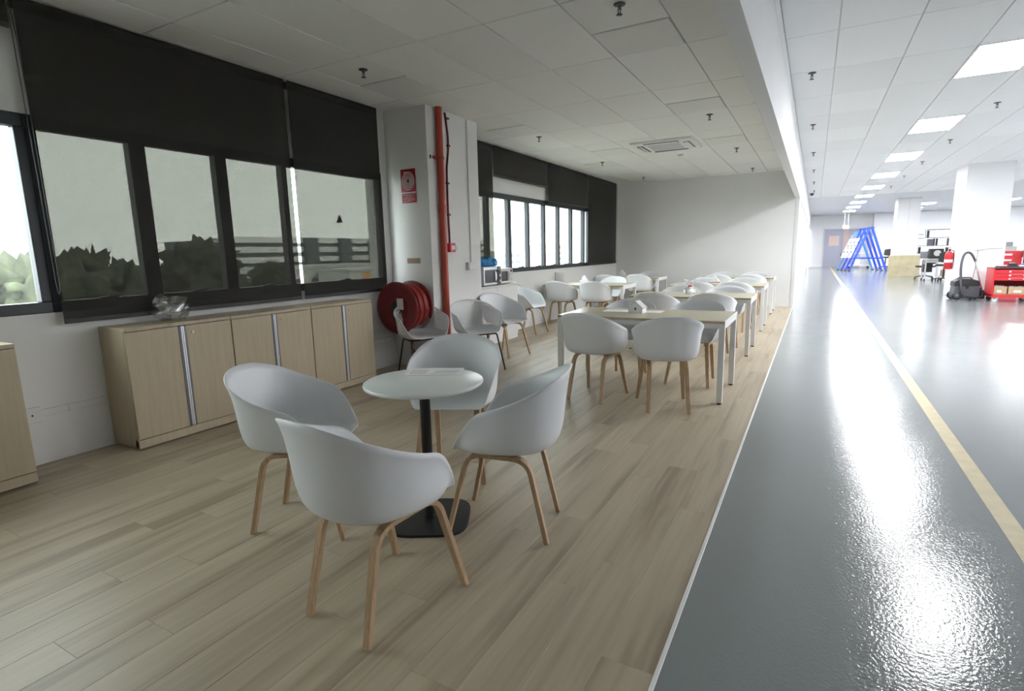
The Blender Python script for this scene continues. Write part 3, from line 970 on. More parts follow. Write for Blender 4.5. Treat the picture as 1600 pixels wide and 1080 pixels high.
tissue_pack(-1.49, 10.0, .7462, 'white and red tissue pack on the third long table')
tissue_pack(-3.93, 10.05, .7462, 'plain white tissue pack on the nearer window table', False)
tissue_pack(-4.05, 12.85, .7462, 'plain white tissue pack on the farther window table', False)
sg = thing('sign_holder', 'clear upright sign holder on the window table by the wall', 'sign holder', (-4.44, 10.0, .7462), math.radians(6))
MB().box(-.09, .09, -.004, .004, 0.004, .21, .001).build('sheet', 'print', sg)
MB().box(-.1, .1, -.04, .04, 0, .004).build('base', 'plasticwhite', sg)
MB().box(-.102, -.094, -.006, .006, .004, .22).build('edge', 'steelgrey', sg)

# ------------------------------------------------------------------ white cabinet and microwaves
wc = thing('white_cabinet', 'white two door cabinet beyond the column carrying microwaves', 'cabinet', (XW + .02, 6.42, 0))
d, w, h = .385, 1.275, .885
MB().box(0, d - .02, 0, w, .0, h - .025, .002).build('carcass', 'plasticwhite', wc)
MB().box(0, d + .004, -.004, w + .004, h - .025, h, .003).build('top', 'plasticwhite', wc)
MB().box(d - .04, d - .012, 0, w, .01, .07).build('plinth', 'plasticwhite', wc)
for (a, b) in ((.004, w / 2 - .002), (w / 2 + .002, w - .004)):
    dr = MB().box(d - .02, d, a, b, .075, h - .03, .002).build('door', 'plasticwhite', wc)
    if b > w - .1:
        MB().box(d, d + .022, a + .02, a + .075, .70, .72, .003).build('handle', 'black', dr)
        MB().cyl((d, a + .05, .64), (d + .02, a + .05, .64), .016, n=14).box(d + .006, d + .01, a + .045, a + .055, .585, .63).build('lock_with_key', 'black', dr)
def microwave(y0, w, h, dep, z, label, body, big):
    t = thing('microwave_oven', label, 'microwave', (XW + .085, y0, z), 0, 'microwave ovens on the white cabinet')
    MB().box(0, dep, 0, w, .012, h, .006).build('case', body, t)
    dw = w * (.76 if big else .74)
    dr = MB().box(dep, dep + .022, .004, dw, .016, h - .004, .004).build('door', 'aluminium' if big else 'plasticwhite', t)
    MB().box(dep + .022, dep + .025, .035, dw - .07, .05, h - .045, .004).build('door_window', 'screen', dr)
    p = MB().box(dep, dep + .020, dw + .004, w - .004, .016, h - .004, .003).build('control_panel', 'darkgrey' if big else 'plasticwhite', t)
    MB().box(dep + .02, dep + .023, dw + .02, w - .02, h - .06, h - .03).build('display', 'screen', p)
    for k in range(2):
        MB().cyl((dep + .02, (dw + w) / 2, .07 + .08 * k), (dep + .038, (dw + w) / 2, .07 + .08 * k), .018, n=14).build('dial', 'aluminium', p)
    hp = fillet([(dep + .022, dw - .035, .05), (dep + .055, dw - .035, .09), (dep + .055, dw - .035, h - .09), (dep + .022, dw - .035, h - .05)], .04, 4)
    MB().strip(hp, .03, .012, (0, 1, 0)).build('handle', 'black' if big else 'plasticwhite', t)
    for (a, b) in ((.04, .03), (dep - .04, .03), (.04, w - .03), (dep - .04, w - .03)):
        MB().cyl((a, b, 0), (a, b, .013), .014, n=8).build('foot', 'black', t)
microwave(6.655, .51, .285, .31, .886, 'silver microwave oven with a dark door, next to the column', 'aluminium', True)
microwave(7.185, .40, .245, .28, .886, 'smaller white microwave oven beside the silver one', 'plasticwhite', False)
tag(MB().box(-.09, .09, -.045, .045, 0, .012, .004).build('tray', 'plasticwhite', None, (-4.26, 7.645, .886)), 'small white tray at the end of the white cabinet', 'tray')
bb = MB()
for k in range(6):
    bb.ball((.02 * (k % 2), -.22 + k * .085, .05), .075, 3, .9, 3.1, k, (.9, 1.1, .95))
for i, v in enumerate(bb.v):
    q = noise.noise(Vector(v) * 32)
    bb.v[i] = (v[0] + .012 * q, v[1] + .015 * q, max(0, v[2] + .02 * q))
tag(bb.build('blue_plastic_bag', 'bluefilm', None, (-4.32, 6.94, 1.172)), 'crumpled blue plastic bag on top of the silver microwave', 'plastic bag')

# ------------------------------------------------------------------ hose reel, pipe, signs on the column
hr = thing('fire_hose_reel', 'red fire hose reel in the corner beside the column', 'hose reel', (-4.22, 4.99, .76))
# drum axis points out of the column face, towards -Y
for (y, nm) in ((-.155, 'front_disc'), (.115, 'rear_disc')):
    MB().lathe([(0, y), (.29, y), (.305, y + .008), (.305, y + .018), (.295, y + .026), (.2, y + .02), (0, y + .02)] if nm == 'rear_disc' else
               [(.05, y), (.13, y), (.15, y + .012), (.17, y), (.285, y - .004), (.305, y + .002), (.305, y + .014), (.28, y + .018), (.05, y + .02)], axis='y', n=48).build(nm, 'reddark', hr)
for k in range(5):
    yy = -.105 + k * .047
    pts = [((.25 + .012 * (k % 2)) * math.cos(q), yy + .02 * q / (2 * PI), (.25 + .012 * (k % 2)) * math.sin(q)) for q in [2 * PI * i / 40 for i in range(40)]]
    MB().tube(pts, .022, 8, closed=True).build('hose_turn', 'red', hr)
MB().cyl((0, -.172, 0), (0, .19, 0), .075, n=24).build('hub', 'black', hr)
MB().box(.02, .115, -.178, -.173, -.015, .115, .002).build('instruction_tag', 'signwhite', hr)
MB().tube(fillet([(0, -.17, -.03), (-.02, -.2, -.06), (.08, -.2, -.05)], .03, 4), .012, 8).build('valve', 'chrome', hr)
MB().tube(fillet([(-.06, .155, 0), (-.06, .155, -.58), (.36, .155, -.6)], .06, 5), .017, 10).build('feed_pipe', 'reddark', hr)
MB().box(-.10, .10, .17, .195, -.1, .1, .004).build('wall_bracket', 'reddark', hr)

pipe = thing('sprinkler_pipe', 'red vertical sprinkler pipe running up the column', 'pipe', (-3.902, 5.375, 0))
MB().cyl((0, 0, .05), (0, 0, ZC + .01), .040, n=24).build('riser', 'pipe', pipe)
MB().cyl((0, 0, 1.90 - .05), (0, 0, 1.90 + .05), .046, n=24).build('coupling', 'pipe', pipe)
MB().cyl((0, 0, 0), (0, 0, .06), .047, n=20).build('floor_collar', 'pipe', pipe)
br = MB().cyl((0, 0, 2.46), (0, 0, 2.49), .046, n=20).box(-.046, 0, -.13, -.04, 2.462, 2.488).build('bracket', 'red', pipe)
MB().box(-.046, -.01, -.16, -.13, 2.455, 2.495).build('bracket_nut', 'chrome', br)
cd = thing('alarm_conduit', 'thin dark red conduit leading down to the fire alarm call point', 'conduit', (-3.95, 5.55, 0))
MB().tube(fillet([(.012, .0, 3.02), (.012, .015, 2.95), (.012, .05, 2.75), (.012, .045, 2.6), (.012, .0, 2.4), (.012, -.01, 2.0), (.012, 0, 1.50)], .05, 3), .011, 8).build('cable', 'reddark', cd)
for z in (2.95, 2.64, 2.2, 1.83):
    MB().box(0, .03, -.02 + (.045 if z > 2.5 else 0), .02 + (.045 if z > 2.5 else 0), z, z + .02).build('clip', 'reddark', cd)
cp = thing('fire_call_point', 'small red fire alarm call point on the column', 'call point', (-3.95, 5.56, 1.39))
MB().box(0, .05, -.055, .055, 0, .11, .005).build('case', 'redbright', cp)
MB().box(.05, .053, -.025, .04, .03, .08).build('break_glass', 'signwhite', cp)
sw = thing('wall_switch', 'white wall switch plate beside the call point', 'switch', (-3.95, 5.71, 1.39))
MB().box(0, .012, -.04, .04, 0, .09, .003).build('plate', 'plasticwhite', sw)
MB().box(.012, .017, -.015, .015, .025, .065, .002).build('rocker', 'plasticwhite', sw)
ct = thing('cable_trunking', 'white vertical trunking dropping to the socket on the column', 'trunking', (-3.95, 6.02, 0))
MB().box(0, .02, -.012, .012, 1.26, 3.03, .002).build('cover', 'plasticwhite', ct)
so = thing('wall_socket', 'white double socket on the column beside the microwaves', 'socket', (-3.95, 5.96, 1.16))
MB().box(0, .035, -.02, .17, 0, .095, .004).build('plate', 'plasticwhite', so)
MB().box(0, .045, -.06, -.022, .005, .095, .004).build('switch_box', 'grid', so)
for k in range(2):
    MB().box(.035, .038, .03 + k * .07, .045 + k * .07, .06, .075).build('rocker', 'plasticwhite', so)
# hose reel sign, two plates
hsn = thing('hose_reel_sign', 'red sign plate with a white coiled hose symbol on the column', 'sign', (-4.242, 5.188, 2.10))
MB().box(-.110, .110, -.004, 0, 0, .262, .001).build('plate', 'signred', hsn)
for k, r in enumerate((.088, .066, .045, .025)):
    pts = [(r * math.cos(q), -.0045, .125 + r * 1.12 * math.sin(q)) for q in [2 * PI * i / 36 for i in range(36)]]
    MB().tube(pts, .0065 if k < 3 else .005, 6, closed=True).build('hose_ring', 'signwhite', hsn)
MB().box(-.06, .0, -.009, -.004, .218, .230).build('hose_end', 'signwhite', hsn)
MB().cyl((0, -.004, .125), (0, -.010, .125), .012, n=12).build('hub', 'black', hsn)
tsn = thing('text_sign', 'small red text plate below the hose reel sign', 'sign', (-4.238, 5.188, 1.975))
MB().box(-.108, .108, -.004, 0, 0, .110, .001).build('plate', 'signred', tsn)
for (a, b, z) in ((-.085, .085, .086), (-.05, .055, .066), (-.085, .08, .046), (-.02, .085, .030), (-.09, .03, .016)):
    MB().box(a, b, -.0055, -.004, z, z + .007).build('text_line', 'signpink', tsn)
tag(MB().box(-.10, .10, -.003, 0, 0, .062, .001).build('paper_label', 'tape', None, (-4.22, 5.188, 1.266)), 'plain brown paper label on the column below the signs', 'label')

# ------------------------------------------------------------------ workshop: columns
struct(MB().box(3.13, 4.02, 17.32, 18.55, 0, ZR + .01, .006).build('wall_column', 'wall_bright'))
struct(MB().box(2.95, 3.75, 28.35, 29.4, 0, ZR + .01, .006).build('wall_column', 'wall_bright'))
struct(MB().box(3.34, 3.352, 28.34, 28.35, 0.9, ZR).build('trim_4', 'grid_r'))
struct(MB().box(3.05, 11.8, 40.2, YE, 0, ZR).build('wall_far_step', 'wall_bright'))

# double door in the far wall
dd = struct(link('door_1', None, None, (.5, YE, 0)))
dd['label'] = 'grey double door in the far workshop wall'
MB().box(0, 1.02, -.06, -.01, .0, 2.36, .004).build('door_leaf', 'door', dd)
MB().box(1.32, 2.0, -.06, -.01, .0, 2.36, .004).build('door_leaf', 'door', dd)
MB().box(1.02, 1.32, -.09, -.01, .0, 2.36, .004).build('door_post', 'doorpost', dd)
MB().box(.25, .82, -.066, -.06, 1.35, 1.98, .003).build('vision_panel', 'doorglass', dd)
MB().box(1.45, 1.95, -.066, -.06, 1.35, 1.98, .003).build('vision_panel', 'doorglass', dd)
MB().box(.96, 1.0, -.11, -.066, .55, .85, .006).build('handle', 'reddark', dd)
MB().box(-.06, 0, -.08, -.01, 0, 2.40).box(2.0, 2.06, -.08, -.01, 0, 2.40).box(-.06, 2.06, -.08, -.01, 2.36, 2.42).build('door_frame', 'grid_r', dd)
ex = thing('exit_sign', 'pale hanging exit sign in front of the double door', 'sign', (1.5, 37.5, 2.32))
MB().box(-.16, .16, -.02, .02, 0, .18, .004).build('panel', 'exitgreen', ex)
MB().cyl((-.1, 0, .18), (-.1, 0, ZR - 2.32), .008, n=6).cyl((.1, 0, .18), (.1, 0, ZR - 2.32), .008, n=6).build('hanger', 'grid_r', ex)

# step ladders, seen from their side
def ladder(x, y, label, c, panel=False, h=2.22, sp=.82):
    t = thing('step_ladder', label, 'ladder', (x, y, 0), 0, 'blue step ladders')
    dep = .46
    for (s, nm) in ((-1, 'climbing_rail'), (1, 'rear_rail')):
        for yy in (0, dep):
            MB().strip([(s * sp, yy, .0), (s * .06, yy, h)], .055, .072, (0, 1, 0)).build(nm, c, t)
    for k in range(6):
        z = .32 + k * .31
        xx = -sp + (sp - .06) * z / h
        MB().box(xx - .05, xx + .05, .02, dep - .02, z, z + .03, .004).build('step', c, t)
    MB().box(-.14, .14, -.03, dep + .03, h - .02, h + .04, .008).build('top_cap', c, t)
    for yy in (0.03, dep - .03):
        zz = .64
        xl = sp - (sp - .06) * zz / h
        MB().box(-xl, xl, yy - .015, yy + .015, zz, zz + .045).build('spreader', c, t)
    for k in range(3):
        z = .25 + k * .55
        x0 = sp - (sp - .06) * z / h
        z2 = z + .45
        x1 = sp - (sp - .06) * z2 / h
        MB().tube([(x0, 0.02, z), (x1, dep - .02, z2)], .014, 6).build('rear_brace', c, t)
    for (s, yy) in ((-1, 0), (-1, dep), (1, 0), (1, dep)):
        MB().box(s * sp - .06, s * sp + .06, yy - .04, yy + .04, 0, .05, .01).build('foot', 'darkgrey', t)
    if panel:
        za, zb = .68, 1.72
        xa = -sp + (sp - .06) * za / h - .17; xb = -sp + (sp - .06) * zb / h - .17
        p = MB().add([(xa, -.005, za), (xa + .22, -.005, za), (xb + .22, -.005, zb), (xb, -.005, zb), (xa, dep, za), (xa + .22, dep, za), (xb + .22, dep, zb), (xb, dep, zb)],
                     [(0, 1, 2, 3), (7, 6, 5, 4), (0, 4, 5, 1), (1, 5, 6, 2), (2, 6, 7, 3), (3, 7, 4, 0)]).build('wrapping', 'paper', t)
        for (u, v2) in ((.3, .12), (.5, .6), (.62, .3), (.8, .55), (.2, .7)):
            zz = za + (zb - za) * u
            xx = xa + (xb - xa) * u + .22 * v2
            MB().box(xx - .025, xx + .025, -.012, -.005, zz - .03, zz + .03).build('sticker', 'black', p)
ladder(2.48, 33.9, 'front blue step ladder, its side forming a full letter A shape', 'blue', False, 2.22)
ladder(2.33, 34.46, 'second blue step ladder, with white wrapping down its climbing side', 'blue', True, 2.2)
ladder(2.18, 35.02, 'third blue step ladder, between the wrapped and light blue ones', 'blue', True, 2.18)
ladder(2.02, 35.58, 'light blue step ladder at the back of the ladder group', 'lightblue', True, 2.05)
# white cart behind the ladders
wcart = thing('wire_cart', 'low white wire cart on castors behind the ladders', 'cart', (2.32, 38.2, 0))
for z in (.16, .86):
    MB().box(-.5, .5, 0, .5, z, z + .04, .006).build('shelf', 'whitemetal', wcart)
for (a, b) in ((-.48, .02), (.48, .02), (-.48, .48), (.48, .48)):
    MB().cyl((a, b, .12), (a, b, .95), .016, n=8).build('post', 'chrome', wcart)
    MB().cyl((a, b - .02, .06), (a, b + .02, .06), .06, n=14).build('castor', 'blackplastic', wcart)
MB().box(-.2, .05, .1, .4, .2, .6, .01).build('carton', 'paper', wcart)
def office_chair(x, y, rz, label, z_seat=.48):
    t = thing('office_chair', label, 'office chair', (x, y, 0), rz, 'black office chairs in the workshop')
    MB().box(-.24, .24, -.23, .24, z_seat, z_seat + .07, .03).build('seat', 'blackplastic', t)
    b = MB()
    n = 8
    v = []
    for i in range(n + 1):
        u = -1 + 2 * i / n
        for (yy, z) in ((-.25 + .05 * u * u, z_seat + .12), (-.29 + .05 * u * u, z_seat + .5), (-.25 + .05 * u * u, z_seat + .12), (-.29 + .05 * u * u, z_seat + .5)):
            k = len(v) % 4
            v.append((u * .22 * (1 if z < z_seat + .3 else .92), yy - (.045 if k > 1 else 0), z - .04 * u * u * (1 if z > z_seat + .3 else -1)))
    f = []
    for i in range(n):
        a, c = i * 4, (i + 1) * 4
        f += [(a, c, c + 1, a + 1), (a + 2, a + 3, c + 3, c + 2), (a + 1, c + 1, c + 3, a + 3), (a, a + 2, c + 2, c)]
    f += [(0, 1, 3, 2), (n * 4, n * 4 + 2, n * 4 + 3, n * 4 + 1)]
    b.add(v, f).build('backrest', 'blackplastic', t)
    MB().box(-.03, .03, -.33, -.29, z_seat + .02, z_seat + .3, .008).box(-.03, .03, -.3, -.1, z_seat - .02, z_seat + .01).build('back_support', 'blackplastic', t)
    MB().cyl((0, 0, .1), (0, 0, z_seat), .03, n=12).build('gas_lift', 'blackplastic', t)
    for k in range(5):
        q = 2 * PI * k / 5
        lg = MB().strip([(.03 * math.cos(q), .03 * math.sin(q), .13), (.3 * math.cos(q), .3 * math.sin(q), .08)], .05, .035, (-math.sin(q), math.cos(q), 0)).build('base_arm', 'blackplastic', t)
        MB().cyl((.3 * math.cos(q) - .02 * math.sin(q), .3 * math.sin(q) + .02 * math.cos(q), .035), (.3 * math.cos(q) + .02 * math.sin(q), .3 * math.sin(q) - .02 * math.cos(q), .035), .035, n=12).build('castor', 'blackplastic', lg)
office_chair(3.6, 38.0, 2.6, 'black office chair half hidden behind the blue ladders', .6)
office_chair(4.12, 24.75, PI - .3, 'black office chair in front of the grey workbench', .55)
office_chair(3.82, 26.4, .5, 'black office chair behind the grey workbench', .45)
# wrapped board leaning in front of the far column
wbd = thing('wrapped_board', 'beige board wrapped in clear film at the foot of the far column', 'board', (2.76, 27.9, 0))
MB().box(0, 1.08, 0, .12, .0, .90, .006).build('board', 'board', wbd)
for k in range(5):
    a = .55 + k * .09
    MB().add([(a, -.003, .05), (a + .02, -.003, .05), (a + .34, -.003, .42 + .02 * k), (a + .32, -.003, .42 + .02 * k), (a, -.0, .05), (a + .02, -.0, .05), (a + .34, -.0, .42 + .02 * k), (a + .32, -.0, .42 + .02 * k)] if a + .34 < 1.08 else
             [(a, -.003, .05), (a + .02, -.003, .05), (1.06, -.003, .3), (1.04, -.003, .3), (a, 0, .05), (a + .02, 0, .05), (1.06, 0, .3), (1.04, 0, .3)],
             [(0, 1, 2, 3), (7, 6, 5, 4), (0, 4, 5, 1), (1, 5, 6, 2), (2, 6, 7, 3), (3, 7, 4, 0)]).build('film_fold', 'maple_top', wbd)
# workbench
bn = thing('workbench', 'grey workbench between the white columns', 'workbench', (3.55, 25.2, 0))
MB().box(0, 1.25, 0, .75, .76, .80, .004).build('worktop', 'grid', bn)
for (a, b) in ((.08, .03), (.42, .03), (1.15, .03), (.08, .68), (1.15, .68)):
    lg = MB().box(a, a + .045, b, b + .045, .06, .76).build('leg', 'grid', bn)
    MB().cyl((a + .022, b + .022, 0), (a + .022, b + .022, .06), .025, n=8).build('foot', 'black', lg)
MB().box(.1, 1.2, .05, .08, .66, .75).build('front_rail', 'grid', bn)
MB().box(0, .95, .72, .76, .80, 1.06, .004).build('back_panel', 'greyfabric', bn)
MB().box(.08, .35, .3, .7, .3, .6).build('drawer_box', 'blackplastic', bn)
mcn = thing('black_machine', 'black bench machine with a round grey window on the workbench', 'machine', (3.78, 25.55, .802))
MB().box(0, .42, 0, .35, 0, .36, .015).build('case', 'blackplastic', mcn)
MB().cyl((.23, -.008, .2), (.23, .0, .2), .11, n=24).build('round_window', 'grid', mcn)
ctn = thing('carton', 'small open cardboard carton under the grey workbench', 'carton', (4.15, 25.5, 0))
MB().box(0, .42, 0, .35, 0, .14, .003).build('white_carton', 'paper', ctn)
MB().box(.05, .38, .03, .3, .14, .38, .003).build('brown_carton', 'cardboard', ctn)
# white wire racks behind
def rack(x, y, w, h, label, items):
    t = thing('wire_rack', label, 'rack', (x, y, 0), 0, 'white wire racks')
    for a in (0, w / 3, 2 * w / 3, w):
        MB().cyl((a, 0, 0), (a, 0, h), .014, n=6).build('upright', 'whitemetal', t)
        MB().cyl((a, .5, 0), (a, .5, h), .014, n=6).build('upright', 'whitemetal', t)
    for z in (.9, 1.25, 1.6, h - .03):
        b = MB().box(0, w, -.012, .012, z, z + .022).box(0, w, .488, .512, z, z + .022)
        for k in range(7):
            b.box(w * k / 6 - .005, w * k / 6 + .005, 0, .5, z + .004, z + .014)
        b.build('shelf_frame', 'steelgrey', t)
    for (a, b, z, hh, m) in items:
        MB().box(a, b, .1, .4, z, z + hh, .006).build('stored_item', m, t)
rack(4.25, 30.0, 1.0, 1.98, 'tall white wire rack behind the workbench', [(.1, .30, 1.275, .28, 'steelgrey'), (.32, .44, 1.275, .30, 'black'), (.12, .4, .925, .1, 'darkgrey'), (.80, .96, 1.275, .30, 'black'), (.78, .92, .925, .26, 'black'), (.02, .12, 1.625, .3, 'darkgrey')])
rack(3.86, 31.5, .5, 1.80, 'narrow white wire rack beside the far column', [(.16, .3, 1.275, .30, 'black'), (.36, .46, .925, .28, 'black')])

# fire extinguisher on the column
fe = thing('fire_extinguisher', 'red fire extinguisher hung on the workshop column', 'extinguisher', (3.03, 17.75, .70))
MB().lathe([(0, 0), (.075, 0), (.09, .015), (.09, .36), (.075, .42), (.03, .46), (0, .46)], n=24).build('cylinder', 'redbright', fe)
MB().cyl((0, 0, .45), (0, 0, .50), .022, n=12).box(-.09, .03, -.012, .012, .50, .515).box(-.08, .03, -.012, .012, .53, .545).build('valve', 'black', fe)
MB().lathe([(.0905, .17), (.0915, .17), (.0915, .25), (.0905, .25)], n=24).build('paper_label', 'paper', fe)
MB().tube(fillet([(.02, 0, .49), (.10, -.02, .47), (.115, -.02, .3), (.105, -.02, .08)], .06, 4), .011, 6).build('hose', 'black', fe)
MB().box(.085, .10, -.03, .03, .2, .46).build('bracket', 'black', fe)

# vacuum cleaner
vc = thing('vacuum_cleaner', 'dark grey wheeled vacuum cleaner in front of the workshop column', 'vacuum cleaner', (3.25, 16.88, 0), math.radians(4))
MB().prism([(-.24, .05), (.22, .05), (.25, .12), (.24, .33), (-.23, .33), (-.25, .12)], 'y', -.18, .18).build('tank', 'darkgrey', vc)
MB().prism([(-.25, .335), (.24, .335), (.22, .46), (.10, .50), (-.14, .50), (-.24, .44)], 'y', -.175, .175).build('motor_head', 'blackplastic', vc)
MB().tube(fillet([(-.16, 0, .48), (-.14, 0, .53), (.1, 0, .53), (.13, 0, .48)], .03, 4), .014, 8).build('carry_handle', 'blackplastic', vc)
for s in (-1, 1):
    w_ = MB().lathe([(0, -.02), (.085, -.02), (.095, -.01), (.095, .02), (.085, .03), (0, .03)], (-.19, s * .205, .095), 'y', 24).build('rear_wheel', 'blackplastic', vc)
    MB().lathe([(0, 0), (.06, 0), (.055, s * .012), (0, s * .012)], (-.19, s * .235, .095), 'y', 18).build('wheel_disc', 'darkgrey', w_)
    MB().cyl((.18, s * .12, .035), (.18, s * .16, .035), .035, n=12).build('castor', 'blackplastic', vc)
for s in (-1, 1):
    MB().box(-.03, .03, s * .18, s * .195, .27, .38, .006).build('latch', 'black', vc)
hz = fillet([(-.02, -.2, .08), (-.12, -.22, .25), (-.16, -.14, .8), (-.10, -.05, 1.12), (.05, .02, 1.14), (.16, .03, .92)], [.15, .25, .2, .15], 7)
MB().tube(hz, .026, 10).build('suction_hose', 'darkgrey', vc)
MB().tube([(.15, .03, .94), (.33, -.03, .22)], .016, 10).build('wand', 'chrome', vc)
MB().prism([(.27, .03), (.365, .03), (.365, .09), (.34, .24), (.30, .22)], 'y', -.14, .06).build('floor_head', 'blackplastic', vc)
MB().tube(fillet([(.0, -.2, .08), (.2, -.24, .05), (.32, -.2, .12), (.25, -.19, .3)], .1, 5), .02, 8).build('coiled_hose', 'blackplastic', vc)

# red tool trolley
tt = thing('tool_trolley', 'red tool trolley with an open shelf, in front of the workshop column', 'trolley', (3.645, 16.35, 0))
W_, D_, = .80, .62
bd = MB()
bd.box(0, .03, 0, D_, .13, .76, .004).box(W_ - .03, W_, 0, D_, .13, .76, .004).box(.03, W_ - .03, D_ - .02, D_, .13, .76).box(0, W_, 0, D_, .10, .17, .004)
bd.build('body', 'redbright', tt)
for (z0, z1) in ((.655, .735), (.57, .65), (.49, .565)):
    dr = MB().box(.032, W_ - .032, .0, .4, z0, z1, .004).build('drawer', 'redbright', tt)
    for xx in (.27, .52):
        MB().box(xx, xx + .035, -.012, 0, z0 + .022, z1 - .022, .003).build('drawer_latch', 'plasticwhite', dr)
    MB().box(.31, .51, -.006, 0, z1 - .022, z1 - .014).build('grip', 'signpink', dr)
MB().box(-.005, W_ + .005, -.005, D_ + .005, .76, .775, .003).build('top', 'reddark', tt)
MB().box(.03, W_ - .03, .02, .55, .17, .175).build('shelf_mat', 'cardboard', tt)
for (a, b, m) in ((.08, .06, 'whitemetal'), (W_ - .12, .06, 'blackplastic'), (.08, D_ - .08, 'blackplastic'), (W_ - .22, .1, 'blackplastic')):
    cs = MB().cyl((a, b - .018, .05), (a, b + .018, .05), .05, n=14).build('castor', m, tt)
    MB().box(a - .02, a + .03, b - .03, b + .03, .07, .10).build('castor_fork', 'chrome', cs)
for (x0, x1, h_, lab) in ((3.70, 3.93, .17, 'small cardboard box at the left of the trolley shelf'), (3.96, 4.33, .16, 'wider cardboard box at the right of the trolley shelf')):
    bxx = thing('cardboard_box', lab, 'box', (x0, 16.42, .176), 0, 'cardboard boxes in the red trolley')
    w2 = x1 - x0
    MB().box(0, w2, 0, .012, 0, h_).box(0, w2, .3, .312, 0, h_).box(0, .012, .012, .3, 0, h_).box(w2 - .012, w2, .012, .3, 0, h_).box(0, w2, 0, .312, 0, .008).build('carton', 'cardboard', bxx)
    MB().box(w2 * .25, w2 * .6, -.003, 0, .04, .09).build('white_label', 'paper', bxx)
    c_ = MB()
    for k in range(4):
        c_.ball((w2 * (.2 + .2 * k), .15, h_ - .01), .05, 2, .6, 3, k, (1, 1, .6))
    c_.build('contents', 'grid', bxx)
mt = thing('work_tray', 'dark flat tray lying on the red trolley', 'tray', (3.78, 16.5, .776))
MB().box(0, .6, 0, .4, 0, .018, .004).box(0, .6, 0, .012, .018, .03).box(0, .6, .388, .4, .018, .03).build('tray', 'darkgrey', mt)
tb = thing('tool_bin', 'small dark tool bin on the trolley tray', 'bin', (3.96, 16.6, .795))
MB().box(0, .14, 0, .16, 0, .075, .006).build('bin', 'blackplastic', tb)
MB().box(.02, .06, .02, .1, .075, .1).box(.08, .12, .03, .09, .075, .095).build('tools', 'chrome', tb)
tb2 = thing('carton', 'blue and white carton on the trolley tray', 'carton', (4.13, 16.58, .795))
MB().box(0, .22, 0, .16, 0, .04, .003).build('white_base', 'paper', tb2)
MB().box(.06, .2, .01, .15, .04, .075, .003).build('blue_lid', 'seatblue', tb2)
# bench edge, red tool chest and signal post to the right of the column
rb = thing('tool_chest', 'tall red tool chest with grey top trays beside the column', 'tool chest', (4.32, 19.4, 0))
MB().box(0, .55, 0, .5, 0, 1.12, .01).build('body', 'redbright', rb)
MB().box(.02, .42, .02, .45, 1.12, 1.24, .006).build('upper_tray', 'grid', rb)
MB().box(.06, .34, .05, .4, 1.24, 1.36, .006).build('upper_tray', 'greyfabric', rb)
for z in (.7, .85, 1.0):
    MB().box(.16, .34, -.008, 0, z, z + .05, .003).build('drawer_label', 'paper', rb)
gm = thing('grey_hood', 'grey rounded machine hood at the right edge of the frame', 'machine', (5.05, 19.2, 0))
MB().prism([(-.16, .95), (.5, .95), (.5, 1.3), (-.02, 1.26), (-.16, 1.08)], 'y', 0, .5).build('hood', 'grid', gm)
MB().box(-.1, .5, .05, .45, 0, .95, .01).build('cabinet', 'redbright', gm)
sp = thing('signal_post', 'thin white post with a dark square head beside the red tool chest', 'post', (4.22, 18.85, 0))
MB().cyl((0, 0, .02), (0, 0, 1.60), .018, n=10).build('post', 'whitemetal', sp)
MB().box(-.05, .05, -.03, .03, 1.60, 1.70, .006).build('head', 'darkgrey', sp)
MB().cyl((0, 0, 0), (0, 0, .02), .12, n=18).build('base', 'whitemetal', sp)
# socket and cables on the workshop column
wsk = thing('wall_socket', 'white socket outlet with a hanging cable on the workshop column', 'socket', (3.42, 17.32, 1.18))
MB().box(0, .2, -.04, 0, 0, .06, .006).build('plate', 'plasticwhite', wsk)
MB().tube(fillet([(.08, -.03, 0), (.08, -.05, -.3), (.04, -.06, -.7), (.0, -.08, -1.1)], .2, 4), .006, 5).build('cable', 'steelgrey', wsk)
MB().box(.2, .55, -.02, 0, .03, .05).build('trunking', 'grid_r', wsk)

# ------------------------------------------------------------------ outside
gd = struct(MB().box(-260, XW - 2, -160, 320, -11.2, -11).build('ground', 'asphalt'))
gd['label'] = 'ground outside the windows'
def tree(x, y, top, r, label, m='leaf', sd=0):
    rnd = random.Random(sd)
    t = thing('tree', label, 'tree', (x, y, -11), 0, 'trees outside the windows')
    H = top + 11
    MB().cyl((0, 0, 0), (0, 0, H * .6), .35, .2, 10).build('trunk', 'bark', t)
    b = MB()
    for k in range(int(34 * r)):
        q = rnd.uniform(0, 2 * PI); rr = (r - .8) * math.sqrt(rnd.random())
        zz = H * .55 + (H * .45 - .7) * rnd.random() ** .8 * (1 - .12 * (rr / r) ** 2)
        b.ball((rr * math.cos(q), rr * math.sin(q), zz), rnd.uniform(.5, .9), 3, 1.3, 4.2, sd + k)
    b.build('crown', m, t)
spots = [(-25, 9.2, 1.75, 3.5, 'leaf', 'broad leafy tree behind the first pane of the drawn blind'), (-25, 14.95, 2.15, 2.05, 'leaf', 'leafy tree behind the second pane of the drawn blind'),
         (-33, 13.5, 1.35, 2.1, 'leaf_y', 'yellowish tree seen in the uncovered left window'), (-44, 33.0, .9, 1.6, 'leaf', 'small tree in front of the striped building')]
for k, (x, y, top, r, m, lab) in enumerate(spots):
    tree(x, y, top, r, lab, m, 11 * k + 3)
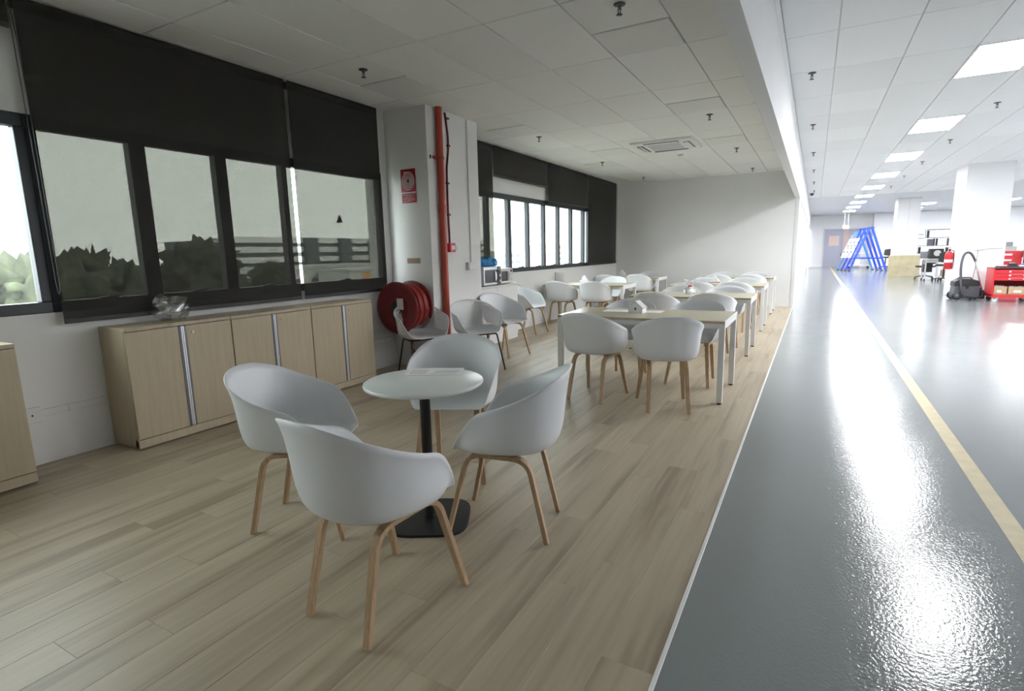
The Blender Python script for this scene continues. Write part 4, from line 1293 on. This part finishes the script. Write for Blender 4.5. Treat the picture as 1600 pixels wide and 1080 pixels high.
# striped car park building
cpk = thing('striped_building', 'wide building with dark and pale storey bands and four dark towers', 'building', (-60, 36, -11))
MB().box(-12, 0, 3.5, 62, 0, 14.6).build('core', 'facade_dark', cpk)
for z in (9.2, 10.5, 11.75, 13.0, 14.2):
    MB().box(-.2, .35, 3, 62, z, z + .72).build('storey_band', 'facade_white', cpk)
for y in (14.5, 20.6, 26.6, 33.0, 40.0, 47.0):
    MB().box(-.3, .9, y, y + 2.1, 0, 14.9).build('stair_tower', 'facade_dark', cpk)
MB().box(-.3, .9, 2.2, 4.2, 0, 14.7).build('end_tower', 'concrete', cpk)
lb = thing('white_shed', 'low white shed in front of the striped building', 'building', (-52, 40, -11))
MB().box(-5, 0, 0, 16, 0, 11.0).build('wall', 'facade_white', lb)
MB().box(-5.2, .2, -.2, 16.2, 11.0, 11.4).build('roof', 'concrete', lb)
for k in range(4):
    MB().box(0, .08, 1.2 + 3.6 * k, 3.2 + 3.6 * k, 8.6, 9.9).build('window', 'facade_dark', lb)
l2 = thing('grey_shed', 'low grey shed with an orange front, right of the white shed', 'building', (-46, 45.0, -11))
MB().box(-5, 0, 0, 16, 0, 10.7).build('wall', 'concrete', l2)
MB().box(0, .15, 2.0, 4.4, 9.0, 10.5).build('orange_front', 'orange_cladding', l2)
MB().box(-5.2, .2, -.2, 16.2, 10.7, 10.95).build('roof', 'concrete', l2)
l3 = thing('office_block', 'pale office block with rows of windows seen through the left window', 'building', (-62, 6, -11))
MB().box(-10, 0, 0, 17.5, 0, 13.0).build('wall', 'concrete', l3)
for z in (8.2, 9.8, 11.4):
    for k in range(5):
        MB().box(0, .08, .8 + 3.3 * k, 3.3 + 3.3 * k, z, z + .9).build('window', 'facade_dark', l3)
MB().box(-10.2, .2, -.2, 17.7, 13.0, 13.3).build('roof', 'facade_white', l3)
fn = thing('railing', 'white railing in front of the office block', 'railing', (-36, 10.5, -1.2))
for k in range(7):
    MB().cyl((0, k * 1.0, -9.8), (0, k * 1.0, 1.6), .05, n=6).build('post', 'facade_white', fn)
MB().box(-.03, .03, 0, 6, 1.5, 1.6).box(-.03, .03, 0, 6, .3, .38).build('rail', 'facade_white', fn)
for (i, (y, w, h, m, lab)) in enumerate(((101, 9, 13.5, 'facade_white', 'pale block seen through the far window, first pane'), (118, 10, 12.8, 'concrete', 'grey block seen through the far window, middle panes'),
                                         (133, 8, 14.2, 'facade_white', 'pale tower seen through the far window, right panes'), (150, 8, 14.8, 'facade_orange', 'orange block seen through the far window, last panes'))):
    b = thing('distant_block', lab, 'building', (-68, y, -11), 0, 'distant blocks')
    MB().box(-8, 0, 0, w, 0, h).build('wall', m, b)
    for z in range(5):
        for q in range(3):
            MB().box(0, .1, .6 + q * w / 3, w / 3 - .6 + q * w / 3, h - 1.6 - z * 1.7, h - .7 - z * 1.7).build('window', 'facade_dark' if i % 2 else 'concrete', b)
